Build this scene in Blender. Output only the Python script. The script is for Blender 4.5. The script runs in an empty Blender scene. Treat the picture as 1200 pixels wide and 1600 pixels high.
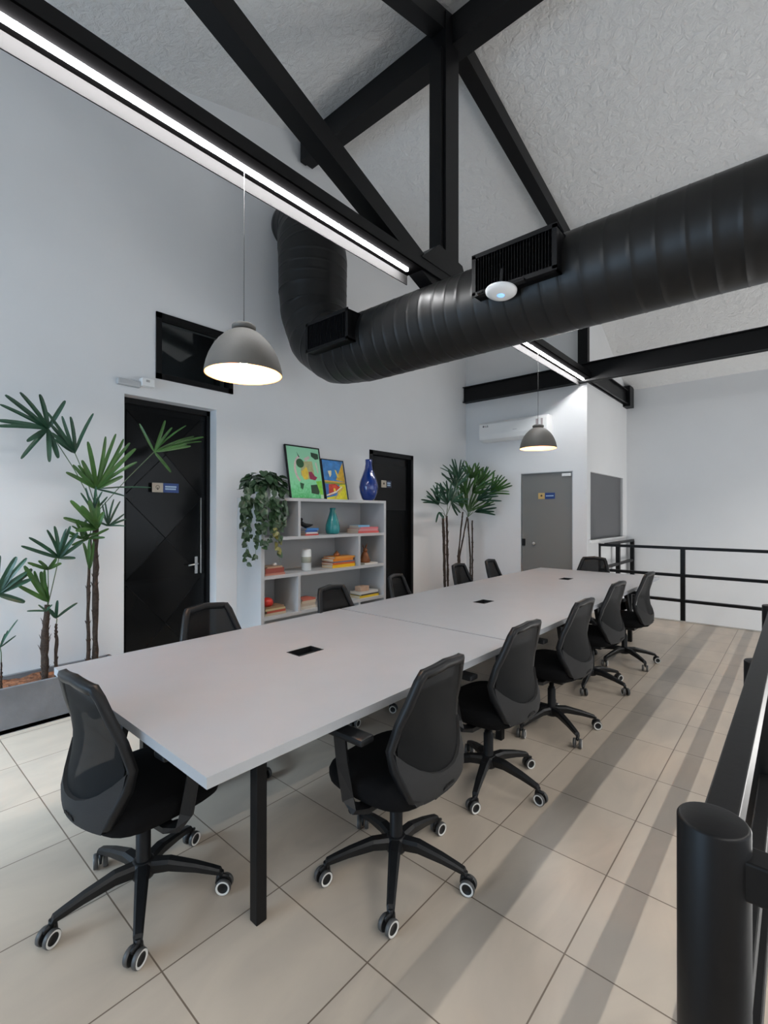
import bpy, bmesh, math, random
from mathutils import Vector, Matrix
S = bpy.context.scene
COL = S.collection
PI = math.pi
sin, cos = math.sin, math.cos

# ------------------------------------------------------------------ camera
FPX, YAW, PITCH, ROLL, EYE = 742.5, .719, .00377, .00088, 1.5
FW = Vector((-sin(YAW)*cos(PITCH), cos(YAW)*cos(PITCH), sin(PITCH)))
RT0 = Vector((cos(YAW), sin(YAW), 0))
UP0 = RT0.cross(FW)
RT = RT0*cos(ROLL)+UP0*sin(ROLL)
UP = -RT0*sin(ROLL)+UP0*cos(ROLL)
cd = bpy.data.cameras.new('camera')
cd.sensor_fit = 'VERTICAL'; cd.sensor_height = 36; cd.lens = FPX/1600*36
cd.clip_start = .05; cd.clip_end = 100
cam = bpy.data.objects.new('camera', cd); COL.objects.link(cam)
m = Matrix((RT, UP, -FW)).transposed().to_4x4(); m.translation = Vector((0, 0, EYE))
cam.matrix_world = m
S.camera = cam
S.view_settings.view_transform = 'Standard'; S.view_settings.look = 'None'
S.view_settings.gamma = 1; S.view_settings.use_curve_mapping = False
S.view_settings.exposure = 0.0

def at(px, py, X=None, Y=None, Z=None):
    """world point seen at a pixel, on the plane X=, Y= or Z="""
    d = FW+RT*((px-600)/FPX)+UP*((800-py)/FPX)
    if X is not None: k = X/d.x
    elif Y is not None: k = Y/d.y
    else: k = (Z-EYE)/d.z
    return Vector((0, 0, EYE))+d*k

# ------------------------------------------------------------------ world + daylight + fill lights
w = bpy.data.worlds.new('world'); S.world = w; w.use_nodes = True
w.node_tree.nodes['Background'].inputs[0].default_value = (.78, .88, 1, 1)
w.node_tree.nodes['Background'].inputs[1].default_value = .8
LED_POWER = 98.0
BULB_POWER = 210.0
def area(name, loc, target, sx, sy, power, col):
    l = bpy.data.lights.new(name, 'AREA'); l.shape = 'RECTANGLE'; l.size = sx; l.size_y = sy
    l.energy = power; l.color = col
    o = bpy.data.objects.new(name, l); COL.objects.link(o)
    o.location = loc; o.rotation_euler = (Vector(target)-Vector(loc)).to_track_quat('-Z', 'Y').to_euler()
    return o
# daylight entering by the big window in the rear wall, then added unseen fill lights
area('daylight_rear', (-2.7, -3.3, 1.7), (-2.6, 0, 1.6), 2.8, 2.2, 108, (.48, .73, 1))
dl = area('daylight_rear_door', (-3.62, -3.25, 2.1), (-3.66, .35, 0), 1.2, 1.2, 30, (.66, .84, 1)); dl.data.spread = math.radians(40)
area('fill_lower_back', (2.8, 8.9, -1.4), (-2.4, .6, 5.0), 2.6, 2.0, 165, (1, .985, .96))  # unseen lamp added in the lower level to lift the near ceiling slope
area('fill_side', (4.7, 3.2, 2.0), (-.5, 2.2, 3.6), 6.0, 2.6, 52, (.84, .92, 1))  # added side light for general brightness, tilted up at the ceiling
area('fill_lower_level', (4.6, 4.5, -1.5), (-1.8, 1.6, 4.2), 6.0, 2.2, 70, (1, .975, .94))  # unseen lamp added below the void to brighten the ceiling

# ------------------------------------------------------------------ materials
def nt(name):
    M = bpy.data.materials.new(name); M.use_nodes = True
    return M, M.node_tree, M.node_tree.nodes['Principled BSDF']
def mat(name, col, rough=.5, metal=0, spec=.5, bump=0, bscale=60, var=0, vscale=3, emit=None, es=0, coat=0):
    M, t, b = nt(name)
    b.inputs['Base Color'].default_value = (*col, 1); b.inputs['Roughness'].default_value = rough
    b.inputs['Metallic'].default_value = metal; b.inputs['Specular IOR Level'].default_value = spec
    b.inputs['Coat Weight'].default_value = coat
    tc = t.nodes.new('ShaderNodeTexCoord')
    if var:
        n = t.nodes.new('ShaderNodeTexNoise'); n.inputs['Scale'].default_value = vscale; n.inputs['Detail'].default_value = 5
        t.links.new(tc.outputs['Object'], n.inputs['Vector'])
        r = t.nodes.new('ShaderNodeValToRGB'); e = r.color_ramp.elements
        e[0].position = .3; e[1].position = .7
        e[0].color = (*[c*(1-var) for c in col], 1); e[1].color = (*[min(1, c*(1+var)) for c in col], 1)
        t.links.new(n.outputs['Fac'], r.inputs['Fac']); t.links.new(r.outputs['Color'], b.inputs['Base Color'])
    if bump:
        n = t.nodes.new('ShaderNodeTexNoise'); n.inputs['Scale'].default_value = bscale; n.inputs['Detail'].default_value = 4
        t.links.new(tc.outputs['Object'], n.inputs['Vector'])
        u = t.nodes.new('ShaderNodeBump'); u.inputs['Strength'].default_value = bump; u.inputs['Distance'].default_value = .01
        t.links.new(n.outputs['Fac'], u.inputs['Height']); t.links.new(u.outputs['Normal'], b.inputs['Normal'])
    if emit:
        b.inputs['Emission Color'].default_value = (*emit, 1); b.inputs['Emission Strength'].default_value = es
    return M

M_wall = mat('wall_paint', (.74, .745, .75), .75, bump=.05, bscale=25, var=.015, vscale=2)
M_white = mat('white_plastic', (.82, .82, .81), .4)
M_black = mat('black_steel', (.0045, .0045, .005), .42, spec=.22, bump=.03, bscale=40)
M_blackm = mat('black_matte', (.006, .006, .0065), .55, spec=.3)
M_bdoor = mat('black_enamel', (.005, .0055, .006), .2, spec=.2, bump=.02, bscale=8)
M_plastic = mat('chair_plastic', (.0075, .008, .009), .42, spec=.3, bump=.05, bscale=300)
M_fabric = mat('chair_fabric', (.004, .004, .0045), .95, spec=.15, bump=.3, bscale=500)
M_pad = mat('lumbar_fabric', (.020, .020, .0205), .85, bump=.3, bscale=400)
M_ring = mat('castor_ring', (.62, .62, .6), .4)
M_tread = mat('castor_tread', (.06, .06, .06), .4)
M_table = mat('grey_laminate', (.375, .390, .412), .42, bump=.02, bscale=200, var=.02, vscale=6)
M_edge = mat('laminate_edge', (.33, .34, .38), .45)
M_shelf = mat('shelf_laminate', (.47, .475, .48), .5, var=.02, vscale=4)
M_duct = mat('duct_wrap', (.0075, .0072, .007), .42, spec=.38, bump=.10, bscale=14)
M_refl = mat('fixture_metal', (.036, .035, .035), .7, spec=.08)
M_under = mat('fixture_black', (.0026, .0025, .0026), .8, spec=0)
M_led = mat('led_tube', (1, 1, 1), .5, emit=(.995, .995, 1), es=LED_POWER)
M_led2 = mat('led_tube_warm', (1, 1, 1), .5, emit=(1, .97, .93), es=LED_POWER*2.1)
M_cord = mat('cord_dark', (.03, .03, .03), .5)
M_shade = mat('lamp_grey', (.105, .098, .088), .6, bump=.05, bscale=80)
M_shin = mat('lamp_inside', (.88, .50, .24), .5)
M_bulb = mat('bulb', (1, .9, .7), .5, emit=(1, .70, .42), es=BULB_POWER)
M_steel = mat('brushed_steel', (.6, .6, .6), .3, metal=1)
M_grout = mat('planter_cement', (.15, .155, .165), .6, bump=.15, bscale=20, var=.28, vscale=3)
M_bark = mat('bark_mulch', (.16, .06, .025), .9, bump=1, bscale=40, var=.6, vscale=40)
M_stem = mat('palm_trunk', (.045, .030, .022), .9, bump=1, bscale=90, var=.4, vscale=40)
M_petiole = mat('palm_petiole', (.10, .15, .08), .6)
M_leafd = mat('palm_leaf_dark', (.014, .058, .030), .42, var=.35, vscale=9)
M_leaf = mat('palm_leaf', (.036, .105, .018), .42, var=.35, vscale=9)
M_poth = mat('pothos_leaf', (.03, .065, .028), .35, var=.45, vscale=14)
M_pothy = mat('pothos_leaf_yellow', (.16, .15, .03), .4, var=.4, vscale=14)
M_teal = mat('teal_glaze', (.02, .24, .25), .2, coat=.5)
M_blue = mat('blue_glaze', (.004, .03, .19), .12, coat=.8)
M_ceram = mat('white_ceramic', (.72, .73, .72), .3)
M_beige = mat('beige_band', (.36, .36, .29), .7)
M_brown = mat('brown_ceramic', (.22, .07, .018), .35, var=.3, vscale=20)
M_red = mat('red_lacquer', (.55, .03, .02), .35)
M_paper = mat('book_paper', (.62, .56, .45), .85)
M_shadglass = mat('dark_glass', (.02, .025, .028), .06)
M_signb = mat('sign_beige', (.46, .40, .32), .5)
M_signy = mat('sign_ochre', (.55, .38, .14), .5)
M_signn = mat('sign_navy', (.015, .05, .20), .4)
M_signd = mat('sign_dark', (.03, .035, .07), .4)
M_signt = mat('sign_text', (.45, .62, .8), .5)
M_ink = mat('ink', (.06, .05, .04), .6)
M_frost = mat('frosted_glass', (.115, .115, .12), .5)

# frosted grey door: slightly satin
M_gdoor = mat('satin_grey_glass', (.19, .19, .183), .30)

# rough sprayed ceiling
M_ceil, t, b = nt('ceiling_rough_paint')
b.inputs['Base Color'].default_value = (.73, .725, .715, 1); b.inputs['Roughness'].default_value = .9
tc = t.nodes.new('ShaderNodeTexCoord')
n1 = t.nodes.new('ShaderNodeTexNoise'); n1.inputs['Scale'].default_value = 14; n1.inputs['Detail'].default_value = 6; n1.inputs['Roughness'].default_value = .62; n1.inputs['Distortion'].default_value = .8
n2 = t.nodes.new('ShaderNodeTexVoronoi'); n2.inputs['Scale'].default_value = 9
t.links.new(tc.outputs['Object'], n1.inputs['Vector']); t.links.new(tc.outputs['Object'], n2.inputs['Vector'])
mx = t.nodes.new('ShaderNodeMath'); mx.operation = 'MULTIPLY_ADD'; mx.inputs[1].default_value = .35
t.links.new(n2.outputs['Distance'], mx.inputs[0]); t.links.new(n1.outputs['Fac'], mx.inputs[2])
bu = t.nodes.new('ShaderNodeBump'); bu.inputs['Strength'].default_value = .8; bu.inputs['Distance'].default_value = .035
t.links.new(mx.outputs[0], bu.inputs['Height']); t.links.new(bu.outputs['Normal'], b.inputs['Normal'])

# porcelain floor tiles with grout lines
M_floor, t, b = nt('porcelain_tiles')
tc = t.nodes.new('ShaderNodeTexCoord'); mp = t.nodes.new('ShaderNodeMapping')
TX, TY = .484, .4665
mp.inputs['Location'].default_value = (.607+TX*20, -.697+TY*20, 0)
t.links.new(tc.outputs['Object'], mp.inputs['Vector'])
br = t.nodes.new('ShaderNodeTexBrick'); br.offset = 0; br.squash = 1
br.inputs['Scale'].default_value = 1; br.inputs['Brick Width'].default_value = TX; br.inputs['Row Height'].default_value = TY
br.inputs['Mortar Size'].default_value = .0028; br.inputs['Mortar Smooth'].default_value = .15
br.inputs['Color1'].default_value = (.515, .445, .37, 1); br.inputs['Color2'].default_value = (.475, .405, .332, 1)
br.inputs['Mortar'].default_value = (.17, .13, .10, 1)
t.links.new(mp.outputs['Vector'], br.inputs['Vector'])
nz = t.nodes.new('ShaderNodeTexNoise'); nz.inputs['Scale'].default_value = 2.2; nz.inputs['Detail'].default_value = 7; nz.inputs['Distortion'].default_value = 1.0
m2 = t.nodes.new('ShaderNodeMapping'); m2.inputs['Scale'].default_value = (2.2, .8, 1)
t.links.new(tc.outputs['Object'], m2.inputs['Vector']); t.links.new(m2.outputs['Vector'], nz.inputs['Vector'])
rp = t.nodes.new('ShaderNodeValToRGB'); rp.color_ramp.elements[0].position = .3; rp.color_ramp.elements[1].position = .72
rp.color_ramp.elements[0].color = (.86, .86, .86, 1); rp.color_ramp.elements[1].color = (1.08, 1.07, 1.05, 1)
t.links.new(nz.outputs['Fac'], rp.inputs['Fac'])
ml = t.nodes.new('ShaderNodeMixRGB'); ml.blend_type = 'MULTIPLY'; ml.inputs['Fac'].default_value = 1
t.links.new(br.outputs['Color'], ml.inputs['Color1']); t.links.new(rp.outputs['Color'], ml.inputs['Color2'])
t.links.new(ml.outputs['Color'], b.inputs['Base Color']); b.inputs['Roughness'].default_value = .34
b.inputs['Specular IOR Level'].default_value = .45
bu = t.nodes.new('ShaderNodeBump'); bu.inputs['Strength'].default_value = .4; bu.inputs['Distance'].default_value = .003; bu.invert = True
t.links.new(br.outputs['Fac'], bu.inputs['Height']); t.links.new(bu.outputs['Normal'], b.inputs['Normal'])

# see-through chair mesh
M_mesh, t, b = nt('chair_mesh')
b.inputs['Base Color'].default_value = (.004, .0045, .005, 1); b.inputs['Roughness'].default_value = .7; b.inputs['Specular IOR Level'].default_value = .2
tr = t.nodes.new('ShaderNodeBsdfTransparent'); mi = t.nodes.new('ShaderNodeMixShader'); mi.inputs[0].default_value = .04
t.links.new(b.outputs[0], mi.inputs[1]); t.links.new(tr.outputs[0], mi.inputs[2])
t.links.new(mi.outputs[0], t.nodes['Material Output'].inputs['Surface'])
# window pane
M_pane, t, b = nt('window_pane')
b.inputs['Specular IOR Level'].default_value = .8
b.inputs['Base Color'].default_value = (.5, .55, .56, 1); b.inputs['Roughness'].default_value = .03
b.inputs['Transmission Weight'].default_value = 1; b.inputs['IOR'].default_value = 1.45

# ------------------------------------------------------------------ mesh helpers
class MB:
    def __init__(s): s.bm = bmesh.new(); s.mi = 0
    def _f(s, vs, smooth=False):
        try:
            f = s.bm.faces.new(vs); f.material_index = s.mi; f.smooth = smooth; return f
        except ValueError: return None
    def box(s, x0, x1, y0, y1, z0, z1, M=None, bev=0):
        c = [Vector((x, y, z)) for z in (z0, z1) for x, y in ((x0, y0), (x1, y0), (x1, y1), (x0, y1))]
        if M: c = [M @ p for p in c]
        v = [s.bm.verts.new(p) for p in c]
        fs = [s._f([v[i] for i in q]) for q in ((3, 2, 1, 0), (4, 5, 6, 7), (0, 1, 5, 4), (1, 2, 6, 5), (2, 3, 7, 6), (3, 0, 4, 7))]
        if bev:
            es = list({e for f in fs for e in f.edges})
            r = bmesh.ops.bevel(s.bm, geom=es, offset=bev, segments=2, affect='EDGES', profile=.6)
            for f in r['faces']: f.material_index = s.mi
        return s
    def prism(s, pts, a, b, axis='x', bev=0):
        """polygon in the plane across an axis, extruded from a to b"""
        def P(p, k): return {'x': (k, p[0], p[1]), 'y': (p[0], k, p[1]), 'z': (p[0], p[1], k)}[axis]
        A = [s.bm.verts.new(P(p, a)) for p in pts]; B = [s.bm.verts.new(P(p, b)) for p in pts]
        fs = [s._f(A), s._f(B[::-1])]
        n = len(pts)
        for i in range(n): fs.append(s._f([A[i], B[i], B[(i+1) % n], A[(i+1) % n]]))
        if bev:
            es = list({e for f in fs if f for e in f.edges})
            bmesh.ops.bevel(s.bm, geom=es, offset=bev, segments=2, affect='EDGES', profile=.6)
        return s
    def tube(s, pts, r, n=10, cap=True, rs=None, smooth=True, flat=1.0, up=None):
        pts = [Vector(p) for p in pts]; R = rs or [r]*len(pts)
        prev = None; rings = []
        for i, p in enumerate(pts):
            d = (pts[min(i+1, len(pts)-1)]-pts[max(i-1, 0)]).normalized()
            if prev is None:
                a = Vector(up) if up else (Vector((0, 0, 1)) if abs(d.z) < .9 else Vector((0, 1, 0)))
            else: a = prev
            x = (a-d*a.dot(d)).normalized(); prev = x; y = d.cross(x)
            rings.append([s.bm.verts.new(p+(x*cos(2*PI*k/n)*flat+y*sin(2*PI*k/n))*R[i]) for k in range(n)])
        for a, b in zip(rings, rings[1:]):
            for k in range(n): s._f([a[k], a[(k+1) % n], b[(k+1) % n], b[k]], smooth)
        if cap: s._f(rings[0][::-1]); s._f(rings[-1])
        return s
    def sweep(s, pts, prof, up=(0, 0, 1), close=False, scales=None, smooth=False):
        """sweep a profile [(u,v)] : u along side, v along up"""
        pts = [Vector(p) for p in pts]; U = Vector(up); rings = []; N = len(pts)
        for i, p in enumerate(pts):
            if close: d = (pts[(i+1) % N]-pts[i-1]).normalized()
            else: d = (pts[min(i+1, N-1)]-pts[max(i-1, 0)]).normalized()
            sd = d.cross(U).normalized(); u = sd.cross(d).normalized(); k = scales[i] if scales else 1
            kk = k if isinstance(k, tuple) else (k, k)
            rings.append([s.bm.verts.new(p+sd*a*kk[0]+u*b*kk[1]) for a, b in prof])
        n = len(prof); pr = list(zip(rings, rings[1:]))
        if close: pr.append((rings[-1], rings[0]))
        for a, b in pr:
            for k in range(n): s._f([a[k], b[k], b[(k+1) % n], a[(k+1) % n]], smooth)
        if not close: s._f(rings[0]); s._f(rings[-1][::-1])
        return s
    def lathe(s, prof, n=24, M=None, smooth=True, mis=None):
        M = M or Matrix(); rings = []
        for r, z in prof:
            if r < 1e-6: rings.append([s.bm.verts.new(M @ Vector((0, 0, z)))])
            else: rings.append([s.bm.verts.new(M @ Vector((r*cos(2*PI*k/n), r*sin(2*PI*k/n), z))) for k in range(n)])
        for i, (a, b) in enumerate(zip(rings, rings[1:])):
            if mis: s.mi = mis[i]
            for k in range(n):
                k2 = (k+1) % n
                if len(a) == 1 and len(b) == 1: continue
                if len(a) == 1: s._f([a[0], b[k2], b[k]], smooth)
                elif len(b) == 1: s._f([a[k], a[k2], b[0]], smooth)
                else: s._f([a[k], a[k2], b[k2], b[k]], smooth)
        return s
    def grid(s, P, smooth=True, closed=False):
        V = [[s.bm.verts.new(p) for p in row] for row in P]
        for a, b in zip(V, V[1:]):
            for k in range(len(a)-1): s._f([a[k], a[k+1], b[k+1], b[k]], smooth)
        return V
    def poly(s, pts, smooth=False): return s._f([s.bm.verts.new(p) for p in pts], smooth)
    def mesh(s, name, *mats, normals=True):
        if normals: bmesh.ops.recalc_face_normals(s.bm, faces=s.bm.faces[:])
        me = bpy.data.meshes.new(name); s.bm.to_mesh(me); s.bm.free()
        for m_ in mats: me.materials.append(m_)
        return me
    def obj(s, name, mats, parent=None, normals=True):
        if not isinstance(mats, (list, tuple)): mats = [mats]
        o = bpy.data.objects.new(name, s.mesh(name, *mats, normals=normals)); COL.objects.link(o)
        if parent: o.parent = parent
        return o

def tag(o, label, cat, group=None):
    o['label'] = label; o['category'] = cat
    if group: o['group'] = group
    return o
def thing(name, label, cat, loc=(0, 0, 0), rz=0, group=None):
    o = bpy.data.objects.new(name, None); COL.objects.link(o); o.empty_display_size = .1
    o.location = loc; o.rotation_euler = (0, 0, rz)
    return tag(o, label, cat, group)
def struct(o): o['kind'] = 'structure'; return o
def stuff(o): o['kind'] = 'stuff'; return o
def kids(o, L): return [x for x in L if x.parent == o]
def dup(root, label=None):
    L = list(COL.objects)
    def cp(o, par):
        c = o.copy(); COL.objects.link(c)
        if par: c.parent = par
        for k in kids(o, L): cp(k, c)
        return c
    r = cp(root, None)
    if label: r['label'] = label
    return r
def local(mb_world_offset): return Matrix.Translation(-Vector(mb_world_offset))

# ------------------------------------------------------------------ the room
WX, EY, BY, PX = -4.42, 7.24, 9.37, -2.36      # left wall, end wall, back wall, partition
FE = 7.72                                        # floor edge at the void
def zc(y):                                       # underside of the ceiling
    if y < 3.6: return 5.97-.30*(3.6-y)
    if y < 6.4: return 5.97-.2286*(y-3.6)
    return 5.33-.5387*(y-6.4)

def wall_run(mb, y0, y1, x0, x1, holes, zb, roof=0.05):
    """a wall along Y between x0 and x1 with rectangular holes [(ya,yb,za,zb)]"""
    cuts = sorted({y0, y1, 3.6, 6.4, *[h[0] for h in holes], *[h[1] for h in holes]})
    cuts = [c for c in cuts if y0 <= c <= y1]
    for a, b in zip(cuts, cuts[1:]):
        hs = sorted([h for h in holes if h[0] <= a+1e-6 and h[1] >= b-1e-6], key=lambda h: h[2])
        z = zb
        for h in hs:
            if h[2] > z+1e-6: mb.box(x0, x1, a, b, z, h[2])
            z = h[3]
        mb.prism([(a, z), (b, z), (b, zc(b)+roof), (a, zc(a)+roof)], x0, x1, 'x')

D1 = (1.62, 2.487, 0, 2.545); W1 = (1.885, 2.665, 2.735, 3.345); D2 = (4.756, 5.712, 0, 2.372)
b_ = MB(); wall_run(b_, -3.6, BY+.2, WX-.25, WX, [D1, W1, D2], -3.0)
struct(b_.obj('wall_left', M_wall))
# end wall (door 3 in it) and partition (window 2 in it)
b_ = MB(); dx0, dx1, dz = -3.393, -2.566, 2.15
b_.box(WX-.02, dx0, EY, EY+.15, 0, zc(EY)+.03); b_.box(dx1, PX, EY, EY+.15, 0, zc(EY)+.03); b_.box(dx0, dx1, EY, EY+.15, dz, zc(EY)+.03)
struct(b_.obj('wall_end', M_wall))
W2 = (7.38, 9.12, 1.11, 2.135)
b_ = MB(); wall_run(b_, EY+.15, BY, PX-.12, PX, [W2], -3.0)
struct(b_.obj('wall_partition', M_wall))
b_ = MB(); b_.box(WX-.02, 4.9, BY, BY+.2, -3.0, zc(BY)+.06); struct(b_.obj('wall_back', M_wall))
b_ = MB(); wall_run(b_, -3.6, BY+.2, 4.8, 5.0, [(.2, 6.2, .6, 3.3)], -3.0); struct(b_.obj('wall_right', M_wall))
b_ = MB(); b_.box(WX, -4.3, -3.6, -3.4, -3, zc(-3.6)+.1); b_.box(-4.3, -1.2, -3.6, -3.4, -3, 0); b_.box(-4.3, -1.2, -3.6, -3.4, 2.9, zc(-3.6)+.1); b_.box(-1.2, 4.8, -3.6, -3.4, -3, zc(-3.6)+.1)
struct(b_.obj('wall_rear', M_wall))
# ceiling shell
b_ = MB(); ys = [-3.6, 3.6, 6.4, BY+.2]
b_.prism([(y, zc(y)) for y in ys]+[(y, zc(y)+.12) for y in ys[::-1]], WX-.25, 5.0, 'x')
struct(b_.obj('ceiling', M_ceil))
# floor slab, open to the stair void on the right and at the back
b_ = MB()
b_.prism([(WX-.25, -3.6), (4.8, -3.6), (4.8, .62), (0.02, .62), (0.02, FE), (PX, FE), (PX, BY), (WX-.25, BY)], -.22, 0, 'z')
struct(b_.obj('floor', M_floor))
b_ = MB(); b_.box(WX, 4.8, -3.6, BY, -3.1, -3.0); struct(b_.obj('floor_lower_level', M_wall))

# bright skirting strip along the slab edge
b_ = MB(); b_.box(PX, .02, FE-.03, FE+.01, 0, .012); struct(b_.obj('trim_1', mat('slab_trim', (.45, .43, .4), .5)))

# door 1: black folded sheet metal door in a plaster recess
d1 = MB().box(-4.64, -4.575, D1[0], D1[1], 0, D1[3]).obj('door_1', M_bdoor); struct(d1)
b_ = MB()
X0 = -4.575
for y0, y1, z0, z1 in ((D1[0], D1[0]+.05, 0, D1[3]), (D1[1]-.035, D1[1], 0, D1[3]), (D1[0], D1[1], D1[3]-.05, D1[3])): b_.box(X0, X0+.03, y0, y1, z0, z1)
b_.obj('door_frame', M_black, d1)
for z0, z1 in ((.06, .85), (.89, 1.64), (1.68, 2.44)):
    ya, yb = D1[0]+.07, D1[1]-.10; ym = (ya+yb)/2; zm = (z0+z1)/2
    b_ = MB(); q = [(X0+.008, ya, z0), (X0+.008, yb, z0), (X0+.008, yb, z1), (X0+.008, ya, z1)]; c = (X0+.022, ym, zm)
    for i in range(4): b_.poly([q[i], q[(i+1) % 4], c])
    b_.poly(q)
    for i in range(4): b_.tube([q[i], c], .004, 5)
    b_.obj('folded_panel', M_bdoor, d1)
for z in (.87, 1.66, 2.46): MB().box(X0, X0+.010, D1[0]+.05, D1[1]-.04, z-.02, z+.02).obj('cross_rail', M_bdoor, d1)
MB().box(X0, X0+.016, D1[1]-.095, D1[1]-.085, .9, 1.66).obj('edge_strip', M_steel, d1)
h = MB().box(X0, X0+.014, 2.335, 2.365, .90, 1.07, bev=.004).obj('door_handle', M_steel, d1)
MB().tube([(X0+.01, 2.35, 1.0), (X0+.05, 2.35, 1.0), (X0+.055, 2.34, 1.0), (X0+.055, 2.25, .99)], .008, 8).obj('lever', M_steel, h)

# door 2: black flush door behind black frame
d2 = MB().box(-4.52, -4.47, D2[0]+.03, D2[1]-.03, 0, D2[3]-.03).obj('door_2', M_bdoor); struct(d2)
b_ = MB()
b_.box(-4.5, WX+.012, D2[0]-.01, D2[0]+.05, 0, D2[3]); b_.box(-4.5, WX+.012, D2[1]-.055, D2[1], 0, D2[3]); b_.box(-4.5, WX+.012, D2[0]-.01, D2[1], D2[3]-.055, D2[3]+.005)
b_.obj('door_frame', M_black, d2)
MB().box(-4.472, -4.462, D2[0]+.12, D2[1]-.12, 1.55, 2.2).obj('raised_panel', M_blackm, d2)

# door 3: satin grey glass door
d3 = MB().box(dx0+.012, dx1-.012, EY+.03, EY+.045, .01, dz-.012).obj('door_3', M_gdoor); struct(d3)
b_ = MB(); b_.box(dx0, dx0+.012, EY-.002, EY+.06, 0, dz); b_.box(dx1-.012, dx1, EY-.002, EY+.06, 0, dz); b_.box(dx0, dx1, EY-.002, EY+.06, dz-.012, dz)
b_.obj('door_frame', M_steel, d3)
MB().box(dx0+.01, dx0+.06, EY+.01, EY+.06, .99, 1.1).obj('lock_case', M_blackm, d3)
MB().lathe([(0, -.05), (.02, -.05), (.026, -.03), (.014, -.01), (.014, 0)], 12, Matrix.Translation((-3.18, EY+.03, 1.03)) @ Matrix.Rotation(-PI/2, 4, 'X')).obj('door_knob', M_steel, d3)
MB().box(dx1-.17, dx1-.03, EY+.005, EY+.03, dz-.075, dz-.03, bev=.005).obj('top_hinge', M_white, d3)

# high window over door 1
w1 = MB(); fr = .05
w1.box(-4.5, WX+.015, W1[0], W1[0]+fr, W1[2], W1[3]); w1.box(-4.5, WX+.015, W1[1]-fr, W1[1], W1[2], W1[3])
w1.box(-4.5, WX+.015, W1[0], W1[1], W1[2], W1[2]+fr); w1.box(-4.5, WX+.015, W1[0], W1[1], W1[3]-fr, W1[3])
w1 = struct(w1.obj('window_1', M_black))
MB().box(-4.475, -4.469, W1[0]+fr, W1[1]-fr, W1[2]+fr, W1[3]-fr).obj('pane', M_pane, w1)
b_ = MB(); b_.box(-5.3, -4.68, W1[0]-.3, W1[1]+.3, W1[2]-.3, W1[2]-.25); b_.box(-5.3, -5.25, W1[0]-.3, W1[1]+.3, W1[2]-.3, W1[3]+.3); b_.box(-5.3, -4.68, W1[0]-.3, W1[1]+.3, W1[3]+.25, W1[3]+.3)
b_.box(-5.3, -4.68, W1[0]-.3, W1[0]-.25, W1[2]-.3, W1[3]+.3); b_.box(-5.3, -4.68, W1[1]+.25, W1[1]+.3, W1[2]-.3, W1[3]+.3)
b_.obj('shaft_behind', mat('dim_room', (.4, .4, .41), .8), w1)
# window 2 : frosted pane and sill in the partition
w2 = struct(MB().box(PX-.06, PX-.045, W2[0], W2[1], W2[2], W2[3]).obj('window_2', M_frost))
b_ = MB(); b_.box(PX-.04, PX+.03, W2[0]-.06, W2[1]+.1, W2[2]-.05, W2[2], bev=.004); b_.obj('window_sill', M_white, w2)
MB().box(PX-.12, PX-.02, W2[1]-.012, W2[1], W2[2], W2[3]).obj('side_trim', M_shelf, w2)

# rear daylight glazing and an added side frame, both out of the picture
b_ = MB()
for x in (-4.3, -2.8, -1.26): b_.box(x, x+.06, -3.55, -3.48, 0, 2.9)
for z in (0, 2.84): b_.box(-4.3, -1.2, -3.55, -3.48, z, z+.06)
struct(b_.obj('window_3', M_black))
b_ = MB()
for y in (.2, 2.2, 4.2, 6.14): b_.box(4.85, 4.92, y, y+.06, .6, 3.3)
for z in (.6, 3.24): b_.box(4.85, 4.92, .2, 6.2, z, z+.06)
struct(b_.obj('added_window_4', M_black))  # unseen side opening, added to go with the side fill light

# ------------------------------------------------------------------ steelwork
def beam_yz(x, w_, p, q, t0, t1, name, mt, par):
    """straight member in the plane x=const from p=(y,z) to q, hanging t0..t1 across its axis"""
    (ya, za), (yb, zb) = p, q; L = math.hypot(yb-ya, zb-za); ny, nz = -(zb-za)/L, (yb-ya)/L
    return MB().prism([(ya+ny*t0, za+nz*t0), (yb+ny*t0, zb+nz*t0), (yb+ny*t1, zb+nz*t1), (ya+ny*t1, za+nz*t1)], x-w_/2, x+w_/2, 'x').obj(name, mt, par)
def truss(x, label, post=True):
    t_ = thing('roof_truss', label, 'roof truss', (0, 0, 0))
    MB().box(x-.082, x+.082, -3.4, EY, 3.482, 3.56).obj('bottom_chord', M_black, t_)
    b_ = MB(); b_.box(x-.085, x+.085, 3.40, 3.60, 3.56, 5.82)
    b_.box(x-.06, x+.06, 3.36, 3.64, 3.6, 5.5); b_.obj('king_post', M_black, t_)
    beam_yz(x, .14, (-3.35, zc(-3.35)-.06), (3.6, 5.91), -.17, 0, 'top_chord', M_black, t_)
    beam_yz(x, .14, (3.6, 5.91), (6.4, 5.27), -.17, 0, 'top_chord', M_black, t_)
    beam_yz(x, .13, (6.35, zc(6.35)-.06), (EY+.1, zc(EY+.1)-.06), -.17, 0, 'top_chord', M_black, t_)
    beam_yz(x, .13, (3.42, 3.50), (.0, 4.80), 0, .15, 'web_strut', M_black, t_)
    MB().prism([(3.05, 3.56), (3.75, 3.56), (3.66, 3.72), (3.3, 3.76)], x-.088, x+.088, 'x').obj('gusset_plate', M_black, t_)
    if post: MB().box(x-.10, x+.04, EY-.10, EY-.01, 3.69, zc(EY)-.02).obj('end_post', M_black, t_)
    return t_
truss(-2.36, 'black steel roof truss with a king post over the long table')
truss(1.96, 'second black steel roof truss over the stair side')
b_ = MB(); b_.box(-4.36, 4.8, 3.50, 3.68, 5.60, 5.86); b_.box(-4.42, -4.34, 3.55, 3.63, 5.64, 5.80)
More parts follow.
